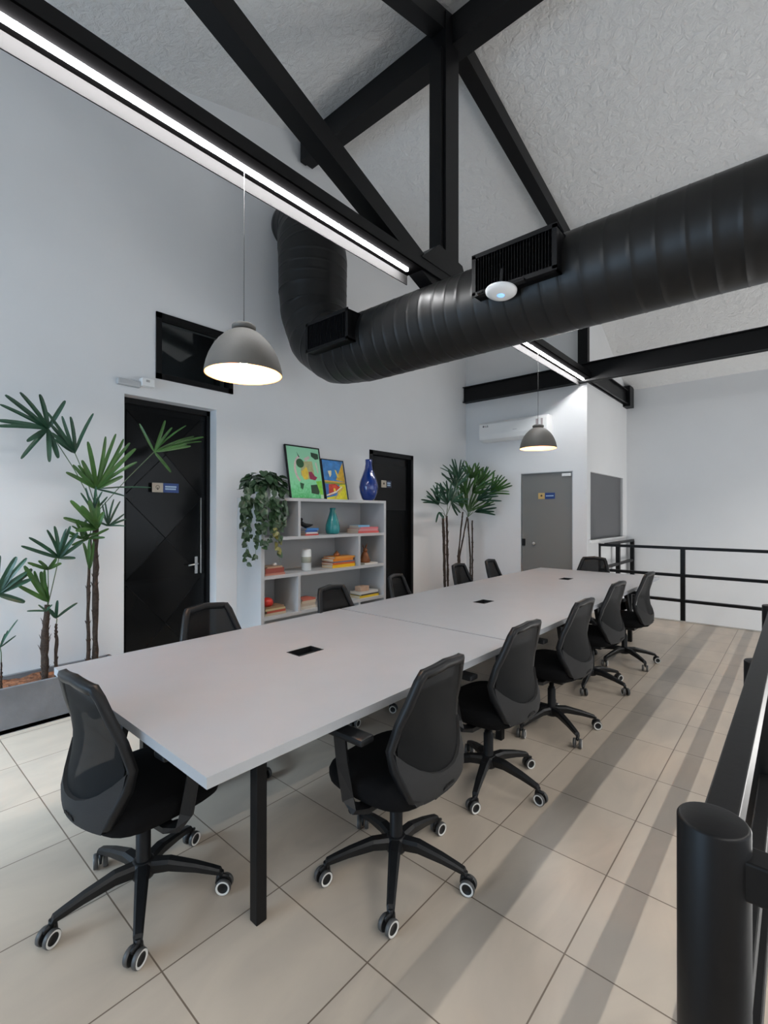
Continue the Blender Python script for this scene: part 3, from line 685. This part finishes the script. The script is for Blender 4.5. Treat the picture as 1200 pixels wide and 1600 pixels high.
for (dx, dy), dz_, n, kind in vines:
    P = [Vector((dx*.3, dy*.3, .13)), Vector((dx*.85, dy*.8, .12)), Vector((dx, dy, .0))]
    for k in range(1, 9): P.append(Vector((dx+rnd.uniform(-.012, .012), dy+rnd.uniform(-.02, .02), dz_*k/8)))
    vi.tube(P, .0022, 5)
    for k in range(n):
        f = rnd.uniform(.12, 1); i = min(len(P)-2, int(f*(len(P)-1))); p = P[i].lerp(P[i+1], rnd.random())
        d = Vector((rnd.uniform(.0, .6), rnd.uniform(-1, 1), rnd.uniform(-1.3, -.2)))
        heart(yl if (kind and f > .7 and rnd.random() < .75) else fo, p, d, Vector((1, rnd.uniform(-.5, .5), rnd.uniform(.1, .8))), rnd.uniform(.05, .082)*(1.15-.35*f))
fo.obj('foliage', M_poth, pp, normals=False); yl.obj('yellowed_foliage', M_pothy, pp, normals=False)['label'] = 'yellowing leaves low on the trailing vines'
vi.obj('vines', M_petiole, pp)

# ------------------------------------------------------------------ fan palms
def blade(mb, hub, tip, wid, nrm, droop=.0):
    """one folded finger of a fan leaf"""
    ax = tip-hub; L = ax.length; d = ax.normalized(); s_ = d.cross(nrm)
    s_ = s_.normalized() if s_.length > 1e-4 else Vector((0, 1, 0)); nn = s_.cross(d)
    prof = [(0, .35), (.16, .95), (.4, 1.12), (.65, 1.05), (.85, .92), (.95, .7), (1, .36)]
    rows = []
    for f, k in prof:
        c = hub+ax*f+Vector((0, 0, -droop*L*(f*f-f)*-1*0))+nn*(.05*L*sin(PI*f))
        h_ = wid/2*k
        rows.append([c-s_*h_+nn*h_*.35, c, c+s_*h_+nn*h_*.35])
    mb.grid(rows, smooth=False)
def fan(par, hub_px, tips, X, base, mt, wid=.026, dx=.10, seed=0, org=(0, 0, 0), plane=None):
    rnd = random.Random(seed*7+3)
    kw = (lambda v: {'X': v}) if plane is None else (lambda v: {'Y': v})
    hub = at(*hub_px, **kw(X)); mb = MB()
    for tx, ty in tips:
        tip = at(tx, ty, **kw(X+(rnd.uniform(-.3, 1)*dx if plane is None else -rnd.uniform(-.3, 1)*dx)))
        vd = (Vector((0, 0, EYE))-hub).normalized()
        n_ = (vd+Vector((rnd.uniform(-.5, .5), rnd.uniform(-.5, .5), rnd.uniform(0, .7)))).normalized()
        blade(mb, hub, tip, wid*rnd.uniform(.8, 1.15), n_)
    O = Vector(org)
    bmesh.ops.translate(mb.bm, verts=mb.bm.verts[:], vec=-O)
    o = mb.obj('fan_leaf', mt, par, normals=False)
    if base is not None:
        B = Vector(base); mid = (hub+B)/2+Vector((.015, 0, .02))
        MB().tube([B-O, mid-O, hub-O], .0035, 5).obj('petiole', M_petiole, o)
    return o
def trunk(par, pts, rs, org):
    rnd = random.Random(int(pts[0][1]*50)); P = []; R = []
    pts = [Vector(p)-Vector(org) for p in pts]
    for i in range(len(pts)-1):
        for k in range(8):
            f = k/8; P.append(pts[i].lerp(pts[i+1], f)+Vector((rnd.uniform(-.003, .003), rnd.uniform(-.003, .003), 0))); R.append((rs[i]+(rs[i+1]-rs[i])*f)*rnd.uniform(.82, 1.18))
    P.append(pts[-1]); R.append(rs[-1])
    b_ = MB(); b_.tube(P, 1, 10, rs=R)
    for k in range(26):
        i = rnd.randrange(1, len(P)-1); a = rnd.uniform(0, 2*PI); d = Vector((cos(a), sin(a), 1.1))
        b_.tube([P[i]+Vector((cos(a), sin(a), 0))*R[i]*.8, P[i]+d*R[i]*1.5], 1, 4, rs=[.004, .001])
    return b_.obj('trunk', M_stem, par)
PLX0, PLX1, PLY0, PLY1, PLZ = -4.40, -4.06, -.6, 1.50, .31
pl = thing('planter_box', 'long low grey cement planter box on the floor by the left wall', 'planter', (0, 0, 0))
b_ = MB(); b_.box(PLX1-.03, PLX1, PLY0, PLY1, 0, PLZ, bev=.004); b_.box(PLX0, PLX0+.03, PLY0, PLY1, 0, PLZ); b_.box(PLX0, PLX1, PLY0, PLY0+.03, 0, PLZ); b_.box(PLX0, PLX1, PLY1-.03, PLY1, 0, PLZ); b_.box(PLX0, PLX1, PLY0, PLY1, 0, .03)
b_.obj('box', M_grout, pl)
b_ = MB(); rows = []
rnd = random.Random(2)
for i in range(60):
    rows.append([Vector((PLX0+.03+(PLX1-PLX0-.06)*j/9, PLY0+.03+(PLY1-PLY0-.06)*i/59, PLZ-.03+rnd.uniform(-.01, .014))) for j in range(10)])
b_.grid(rows, smooth=False); stuff(b_.obj('bark_mulch', M_bark, pl))
zs = PLZ-.035
def P3(px, py, X): return at(px, py, X=X)
# tall palm: two trunks by the black door
XT = -4.20
tp = thing('fan_palm', 'tallest fan palm, its trunk pair standing next to the braced black door', 'palm', (XT, 1.31, zs), 0, 'fan palms in the planter')
O = (XT, 1.31, zs)
g = at(150, 900, X=XT)
trunk(tp, [(XT, at(149, 1000, X=XT).y, zs), P3(149, 930, XT), P3(150, 815, XT)], [.020, .021, .020], O)
trunk(tp, [(XT, at(138, 1000, X=XT).y, zs), P3(138, 930, XT), P3(141, 840, XT)], [.013, .013, .010], O)
bt = P3(152, 800, XT)
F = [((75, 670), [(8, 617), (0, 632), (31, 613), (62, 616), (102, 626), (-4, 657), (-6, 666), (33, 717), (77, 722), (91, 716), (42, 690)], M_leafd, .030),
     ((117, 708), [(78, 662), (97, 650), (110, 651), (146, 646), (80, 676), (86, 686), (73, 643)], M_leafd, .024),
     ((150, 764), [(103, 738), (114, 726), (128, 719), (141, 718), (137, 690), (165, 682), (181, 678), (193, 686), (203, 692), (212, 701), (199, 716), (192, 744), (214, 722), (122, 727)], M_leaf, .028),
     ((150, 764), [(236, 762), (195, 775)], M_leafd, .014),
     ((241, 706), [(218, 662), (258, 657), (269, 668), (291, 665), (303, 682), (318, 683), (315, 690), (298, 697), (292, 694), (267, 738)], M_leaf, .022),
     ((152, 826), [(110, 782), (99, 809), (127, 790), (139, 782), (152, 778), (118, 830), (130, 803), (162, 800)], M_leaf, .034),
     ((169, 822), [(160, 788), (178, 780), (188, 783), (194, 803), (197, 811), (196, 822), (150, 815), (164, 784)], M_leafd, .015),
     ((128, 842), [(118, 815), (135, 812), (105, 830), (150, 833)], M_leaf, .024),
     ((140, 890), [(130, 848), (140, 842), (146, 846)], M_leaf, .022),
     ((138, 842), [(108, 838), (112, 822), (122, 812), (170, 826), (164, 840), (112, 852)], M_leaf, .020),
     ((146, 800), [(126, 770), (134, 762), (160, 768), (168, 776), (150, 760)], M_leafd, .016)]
for k, (hp, tips, mt, wd) in enumerate(F): fan(tp, hp, tips, XT+.02+.03*(k % 3), bt if k != 8 else P3(141, 850, XT), mt, wd, .10, k, O)
# middle palm
XM = -4.16; ym = at(72, 1000, X=XM).y; O = (XM, ym, zs)
mpm = thing('fan_palm', 'middle fan palm with one thick trunk, left of the tallest palm', 'palm', O, 0, 'fan palms in the planter')
trunk(mpm, [(XM, at(70, 1000, X=XM).y, zs), P3(70, 1000, XM), P3(74, 945, XM)], [.026, .024, .018], O)
bt = P3(74, 950, XM)
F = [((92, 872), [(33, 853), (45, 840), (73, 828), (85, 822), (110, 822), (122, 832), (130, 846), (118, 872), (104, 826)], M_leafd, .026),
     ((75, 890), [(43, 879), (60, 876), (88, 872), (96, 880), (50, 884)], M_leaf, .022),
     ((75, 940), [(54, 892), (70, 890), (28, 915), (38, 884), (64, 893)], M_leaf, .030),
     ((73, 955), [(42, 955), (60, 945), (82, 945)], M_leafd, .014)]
for k, (hp, tips, mt, wd) in enumerate(F): fan(mpm, hp, tips, XM+.03, bt, mt, wd, .10, 20+k, O)
# small sprout
ys_ = at(88, 1030, X=XM).y; O = (XM, ys_, zs)
spm = thing('fan_palm', 'small fan palm with a thin trunk between the two larger palms', 'palm', O, 0, 'fan palms in the planter')
trunk(spm, [(XM, ys_, zs), P3(88, 1000, XM), P3(88, 975, XM)], [.012, .011, .008], O)
fan(spm, (88, 966), [(76, 950), (90, 938), (121, 942), (80, 953)], XM, P3(88, 976, XM), M_leafd, .022, .06, 31, O)
# palm at the picture's left border
XL = -4.12; yl_ = at(-22, 1000, X=XL).y; O = (XL, yl_, zs)
lpm = thing('fan_palm', 'fan palm cut off by the left border of the photo, dark broad leaves', 'palm', O, 0, 'fan palms in the planter')
trunk(lpm, [(XL, yl_, zs), P3(-22, 1000, XL), P3(-15, 930, XL)], [.022, .02, .016], O)
bt = P3(-15, 935, XL)
for k, (hp, tips, mt, wd) in enumerate([((-4, 928), [(26, 870), (42, 872), (42, 894), (49, 905), (50, 889), (39, 941), (0, 868), (-30, 880), (-40, 900), (-36, 930)], M_leafd, .034), ((-30, 880), [(-60, 830), (-40, 826), (-16, 840), (-66, 870)], M_leaf, .03)]): fan(lpm, hp, tips, XL+.02, bt, mt, wd, .08, 40+k, O)
ysd = at(2, 1040, X=XL).y; O = (XL, ysd, zs)
sd = thing('fan_palm', 'little seedling palm low at the left border of the photo', 'palm', O, 0, 'fan palms in the planter')
trunk(sd, [(XL, ysd, zs), P3(2, 1035, XL)], [.006, .005], O)
fan(sd, (0, 1012), [(28, 968), (25, 993), (8, 990), (-14, 990), (-20, 1005), (12, 985)], XL, P3(2, 1036, XL), M_leafd, .010, .05, 44, O)

# far corner palms in a pot
O = (-4.02, 6.72, 0)
pot2 = thing('plant_pot', 'grey cement pot in the far corner holding the palm clump', 'planter', O)
b_ = MB(); b_.box(-.32, .22, -.42, .38, 0, .30, bev=.006); b_.obj('pot', M_grout, pot2); MB().box(-.30, .20, -.40, .36, .28, .305).obj('soil', M_bark, pot2)
XF = -4.08
O1 = (XF, at(697, 880, X=XF).y, .30)
p1 = thing('fan_palm', 'fan palm with two rough dark trunks at the left of the far corner clump', 'palm', O1, 0, 'fan palms in the far corner')
for a, b, r in ((694, 692, .022), (699, 698, .018)): trunk(p1, [(XF, at(a+1, 900, X=XF).y, .30), P3(a, 860, XF), P3(b, 806, XF)], [r, r, r*.9], O1)
O2 = (XF+.05, at(735, 880, X=XF+.05).y, .30); XG = XF+.05
p2 = thing('fan_palm', 'fan palm with four thin smooth trunks at the right of the far corner clump', 'palm', O2, 0, 'fan palms in the far corner')
for a, b, t_ in ((716, 723, 800), (718, 730, 808), (735, 731, 810), (738, 738, 813)): trunk(p2, [(XG, at(a, 885, X=XG).y, .30), P3(a, 870, XG), P3(b, t_, XG)], [.013, .013, .012], O2)
rnd = random.Random(5)
def spray(hx, hy, a0, a1, L, n):
    out = []
    for k in range(n):
        a = math.radians(a0+(a1-a0)*(k+rnd.uniform(-.3, .3))/(n-1)); l_ = L*rnd.uniform(.75, 1.1); out.append((hx+cos(a)*l_, hy-sin(a)*l_))
    return out
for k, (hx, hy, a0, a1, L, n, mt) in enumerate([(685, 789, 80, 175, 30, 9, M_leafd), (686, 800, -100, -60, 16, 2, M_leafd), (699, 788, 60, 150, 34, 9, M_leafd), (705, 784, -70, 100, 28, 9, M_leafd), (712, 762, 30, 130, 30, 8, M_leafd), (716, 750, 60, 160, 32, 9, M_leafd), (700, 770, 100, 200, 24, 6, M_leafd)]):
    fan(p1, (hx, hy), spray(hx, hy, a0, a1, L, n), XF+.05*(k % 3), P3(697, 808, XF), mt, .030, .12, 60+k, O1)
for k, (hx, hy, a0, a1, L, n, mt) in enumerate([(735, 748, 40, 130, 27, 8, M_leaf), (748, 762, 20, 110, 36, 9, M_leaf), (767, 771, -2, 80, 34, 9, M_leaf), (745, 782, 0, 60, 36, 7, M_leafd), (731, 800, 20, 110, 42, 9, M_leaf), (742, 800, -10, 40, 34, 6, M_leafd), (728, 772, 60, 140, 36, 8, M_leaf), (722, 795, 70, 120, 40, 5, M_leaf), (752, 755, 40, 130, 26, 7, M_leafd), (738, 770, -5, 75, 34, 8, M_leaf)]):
    fan(p2, (hx, hy), spray(hx, hy, a0, a1, L, n), 6.86+.07*(k % 3), P3(731, 808, XG), mt, .032, .14, 80+k, O2, plane=True)

# ------------------------------------------------------------------ tables
TX0, TX1, TZ = -2.735, -1.268, .75
def table(y0, y1, label, cables, legs):
    t_ = thing('conference_table', label, 'table', ((TX0+TX1)/2, (y0+y1)/2, 0), 0, None)
    ox, oy = (TX0+TX1)/2, (y0+y1)/2; hx, hy = (TX1-TX0)/2, (y1-y0)/2
    # top with openings for the cable boxes
    b_ = MB(); cx, cw, cl = -2.035-ox, .055, .085
    ysx = sorted([-hy]+[v for c in cables for v in (c-oy-cl, c-oy+cl)]+[hy])
    for i, (a, b) in enumerate(zip(ysx, ysx[1:])):
        if i % 2 == 0: b_.box(-hx, hx, a, b, TZ-.034, TZ)
        else: b_.box(-hx, cx-cw, a, b, TZ-.034, TZ); b_.box(cx+cw, hx, a, b, TZ-.034, TZ)
    bmesh.ops.remove_doubles(b_.bm, verts=b_.bm.verts[:], dist=1e-5)
    b_.obj('tabletop', M_table, t_)
    for c in cables:
        c -= oy; b_ = MB()
        b_.box(cx-cw, cx-cw+.006, c-cl, c+cl, TZ-.06, TZ+.0015); b_.box(cx+cw-.006, cx+cw, c-cl, c+cl, TZ-.06, TZ+.0015); b_.box(cx-cw, cx+cw, c-cl, c-cl+.006, TZ-.06, TZ+.0015); b_.box(cx-cw, cx+cw, c+cl-.006, c+cl, TZ-.06, TZ+.0015); b_.box(cx-cw, cx+cw, c-cl, c+cl, TZ-.065, TZ-.05)
        cb = b_.obj('cable_box', M_blackm, t_)
        MB().box(cx-.02, cx+.035, c-cl+.01, c+cl-.01, TZ-.05, TZ-.02).obj('socket_strip', M_plastic, cb)
    b_ = MB()
    for x in (-hx+.24, hx-.24): b_.box(x-.02, x+.02, -hy+.2, hy-.2, TZ-.075, TZ-.034)
    for y in legs: b_.box(-hx+.22, hx-.22, y-oy-.02, y-oy+.02, TZ-.075, TZ-.034)
    b_.obj('under_frame', M_black, t_)
    for y in legs:
        for x in (-hx+.24, hx-.24): MB().box(x-.022, x+.022, y-oy-.022, y-oy+.022, 0, TZ-.034, bev=.003).obj('leg', M_black, t_)
    return t_
table(.686, 2.597, 'long grey meeting table, its near section in the foreground with one cable box', [1.673], [1.02, 2.36])
table(2.614, 6.46, 'far grey meeting table beyond the seam, with two cable boxes', [3.619, 5.523], [2.9, 4.55, 6.12])

# ------------------------------------------------------------------ office chair (faces -Y, origin on the floor under the gas lift)
def back_half(z):
    """half width and depth of the back frame centre line at height z"""
    K = [(.42, .165, .235), (.445, .185, .240), (.50, .208, .245), (.565, .226, .235), (.63, .232, .222), (.72, .208, .216), (.80, .184, .222), (.88, .160, .236), (.925, .148, .248)]
    for a, b in zip(K, K[1:]):
        if a[0] <= z <= b[0]:
            f = (z-a[0])/(b[0]-a[0]); return a[1]+(b[1]-a[1])*f, a[2]+(b[2]-a[2])*f
    return (K[0] if z < K[0][0] else K[-1])[1:]
def sidewrap(z): return .065*math.exp(-((z-.60)/.16)**2)+.012
def BP(u, z, off=0):
    """point on the curved back: u in -1..1 across"""
    hw, y = back_half(z); return Vector((u*hw, y-sidewrap(z)*u*u+off, z))
ch = thing('office_chair', '', 'chair', (0, 0, 0), 0, 'office chairs around the meeting table')
# frame ring
ring = []
zs1 = [.445, .50, .565, .63, .72, .80, .88]
for k in range(9): ring.append(BP(-.72+1.44*k/8, .425))
for z in zs1: ring.append(BP(1, z))
ring.append(BP(.93, .918))
for k in range(7): ring.append(BP(.8-1.6*k/6, .932-.004*abs(3-k)))
ring.append(BP(-.93, .918))
for z in zs1[::-1]: ring.append(BP(-1, z))
b_ = MB(); pts = ring; N = len(pts)
cen = Vector((0, .23, .68)); rings = []
for i, p in enumerate(pts):
    d = (pts[(i+1) % N]-pts[i-1]).normalized(); inn = (cen-p); inn = (inn-d*inn.dot(d)); inn.y = 0; inn.normalize(); dep = d.cross(inn).normalized()
    if dep.y < 0: dep = -dep
    lower = p.z < .60; wi = .036 if p.z > .60 else .036+.0*(.6-p.z); th = .016 if not lower else .019
    rings.append([b_.bm.verts.new(p+inn*a+dep*c) for a, c in ((-.003, -th), (wi*.75, -th), (wi, -.004), (wi*.8, th*.6), (wi*.25, th), (-.004, th*.55))])
for i in range(N):
    a, c = rings[i], rings[(i+1) % N]
    for k in range(6): b_._f([a[k], c[k], c[(k+1) % 6], a[(k+1) % 6]], True)
frame = b_.obj('back_frame', M_plastic, ch)
# mesh panel in two layers + lumbar band at the foot
b_ = MB(); rows = []
for i in range(15):
    z = .475+(.915-.475)*i/14; rows.append([BP(u*.90, z, .004) for u in (-1, -.66, -.33, 0, .33, .66, 1)])
b_.grid(rows); b_.obj('mesh_panel', M_mesh, frame)
b_ = MB(); rows = []; back = []
for i in range(6):
    z = .428+(.515-.428)*i/5; up = .11*i/5; UU = [-1, -.85, -.66, -.45, -.22, 0, .22, .45, .66, .85, 1]
    rows.append([BP(u*.97, z+up*abs(u)**2.6, .017) for u in UU]); back.append([BP(u*.97, z+up*abs(u)**2.6, -.016) for u in UU])
b_.grid(rows); b_.grid(back); b_.grid([rows[-1], back[-1]]); b_.grid([rows[0], back[0]])
b_.obj('lumbar_pad', M_pad, frame)
b_ = MB()
for k in range(7): b_.box(-.035+k*.010, -.029+k*.010, .260, .2625, .452, .459+.003*(k % 2))
b_.obj('maker_mark', M_blackm, frame)
# back support bracket
MB().sweep([(0, .02, .385), (0, .14, .385), (0, .215, .405), (0, .252, .455)], [(-.035, -.012), (.035, -.012), (.035, .012), (-.035, .012)], up=(0, 0, 1)).obj('back_bracket', M_plastic, ch)
# seat: cushion over a shell
def seat_layer(z0, z1, sc, crown):
    out = []
    for k in range(32):
        a = 2*PI*k/32; c_, s_ = cos(a), sin(a); e = .55
        x = math.copysign(abs(c_)**e, c_)*.245*sc; y = math.copysign(abs(s_)**e, s_)*.235*sc-.015
        if y < 0: x *= 1-.10*(-y/.25)**2
        dz = -.028*max(0, (-y-.12)/.12)**2
        out.append((x, y, dz))
    return out
b_ = MB(); lay = [(.395, .90), (.405, .97), (.43, 1.0), (.455, 1.0), (.473, .96), (.482, .85), (.482, .5)]
rings = [[b_.bm.verts.new((x, y, z+dz)) for x, y, dz in seat_layer(0, 0, s_, 0)] for z, s_ in lay]
for a, c in zip(rings, rings[1:]):
    for k in range(32): b_._f([a[k], a[(k+1) % 32], c[(k+1) % 32], c[k]], True)
b_._f(rings[0][::-1]); b_._f(rings[-1]); b_.obj('seat', M_fabric, ch)
b_ = MB(); b_.box(-.10, .10, -.10, .12, .345, .394, bev=.012); b_.box(-.06, .06, -.17, .08, .36, .392); b_.obj('tilt_mechanism', M_plastic, ch)
MB().tube([(.06, -.02, .365), (.20, -.03, .36), (.25, -.03, .355)], 1, 8, rs=[.006, .006, .011]).obj('lever', M_plastic, ch)
for s_ in (-1, 1):
    b_ = MB(); pr = [(-.011, -.021), (.011, -.021), (.011, .021), (-.011, .021)]
    b_.sweep([(s_*.10, .03, .372), (s_*.22, .02, .372), (s_*.262, .0, .385), (s_*.275, -.02, .42), (s_*.277, -.045, .55), (s_*.277, -.06, .655)], [(a*1.0, c) for a, c in [(-.022, -.011), (.022, -.011), (.022, .011), (-.022, .011)]], up=(0, 0, 1) if False else (s_*.3, 0, 1))
    arm = b_.obj('armrest', M_plastic, ch)
    MB().box(s_*.277-.036, s_*.277+.036, -.15, .085, .655, .682, bev=.010).obj('arm_pad', M_plastic, arm)
# gas lift
MB().lathe([(0, .10), (.030, .10), (.030, .12), (.027, .125), (.027, .27), (.022, .275), (.022, .285), (.016, .287), (.016, .35), (0, .35)], 20).obj('gas_lift', M_black, ch)
# five-star base
b_ = MB(); b_.lathe([(0, .085), (.040, .088), (.046, .10), (.046, .135), (.038, .15), (.030, .152), (0, .152)], 24)
for k in range(5):
    a = 2*PI*k/5; R_ = Matrix.Rotation(a, 4, 'Z')
    P = [(.03, 0, .125), (.10, 0, .128), (.20, 0, .108), (.265, 0, .090), (.292, 0, .082), (.300, 0, .068)]
    Wd = [.027, .024, .020, .017, .016, .014]; Hd = [.024, .022, .017, .014, .012, .010]
    rr = []
    for (x, y, z), wq, hq in zip(P, Wd, Hd): rr.append([b_.bm.verts.new(R_ @ Vector((x, sy*wq*tw, z+sz*hq))) for sy, sz, tw in ((-1, -1, .7), (1, -1, .7), (1, .5, 1), (.6, 1, 1), (-.6, 1, 1), (-1, .5, 1))])
    for p, q in zip(rr, rr[1:]):
        for j in range(6): b_._f([p[j], p[(j+1) % 6], q[(j+1) % 6], q[j]])
    b_._f(rr[-1]); b_._f(rr[0][::-1])
star = b_.obj('star_base', M_plastic, ch)
rw = .030
cb = MB()
for s_ in (-1, 1):
    T = Matrix.Translation((.012, s_*.009, rw)) @ Matrix.Rotation(-s_*PI/2, 4, 'X')
    cb.lathe([(.0, 0), (rw-.003, 0), (rw, .003), (rw, .014), (rw-.003, .018), (rw-.004, .0185), (rw-.0085, .0185), (rw-.010, .016), (0, .016)], 26, T, mis=[0, 2, 2, 2, 1, 1, 1, 0])
cb.mi = 0; cb.tube([(0, 0, .052), (0, 0, .082)], .010, 10)
for i in range(7):
    pass
cb.tube([(-.018, 0, .032), (-.012, 0, .056), (.006, 0, .064), (.03, 0, .058)], 1, 8, rs=[.006, .010, .011, .007], flat=.8)
castor_me = cb.mesh('castor', M_plastic, M_ring, M_tread)
crnd = random.Random(9)
for k in range(5):
    a = 2*PI*k/5; c = bpy.data.objects.new('castor', castor_me); COL.objects.link(c); c.parent = star
    c.location = (.296*cos(a), .296*sin(a), 0)
    c.rotation_euler = (0, 0, a+crnd.uniform(-.7, .7))

# (x, y) of the gas lift, facing angle (deg, 0 = facing -Y), base angle (world deg), label
SEATS = [
 (-1.934, .783, 184, 47, 'office chair at the near head of the table, in the left foreground'),
 (-1.283, 1.545, -88, 18, 'nearest office chair on the stair side of the table, its mesh back towards us'),
 (-1.318, 2.397, -92, -2, 'second office chair from the camera on the stair side, by the table seam'),
 (-1.319, 3.301, -92, 36, 'third office chair from the camera on the stair side'),
 (-1.385, 4.35, -93, 60, 'fourth office chair from the camera on the stair side'),
 (-1.346, 5.252, -91, 33, 'fifth and farthest office chair on the stair side, seen nearly edge on'),
 (-2.58, 1.53, 92, 10, 'office chair on the wall side in front of the braced black door'),
 (-2.58, 2.60, 96, 30, 'office chair on the wall side in front of the bookcase middle'),
 (-2.64, 3.50, 106, 55, 'office chair on the wall side in front of the bookcase right end'),
 (-2.72, 4.69, 96, 5, 'office chair on the wall side in front of the left corner palm trunks'),
 (-2.70, 5.40, 98, 40, 'farthest office chair on the wall side, alone before the white wall'),
 (-2.05, 6.38, 4, 25, 'office chair at the far head of the table, in front of the grey door'),
]
for i, (x, y, rz, bz, lab) in enumerate(SEATS):
    if i == 0: o = ch; o['label'] = lab
    else: o = dup(ch, lab)
    o.location = (x, y, 0); o.rotation_euler = (0, 0, math.radians(rz))
    for c in o.children if i == 0 else [k for k in COL.objects if k.parent == o]:
        if c.name.startswith('star_base'): c.rotation_euler = (0, 0, math.radians(bz-rz))
bpy.context.view_layer.update()
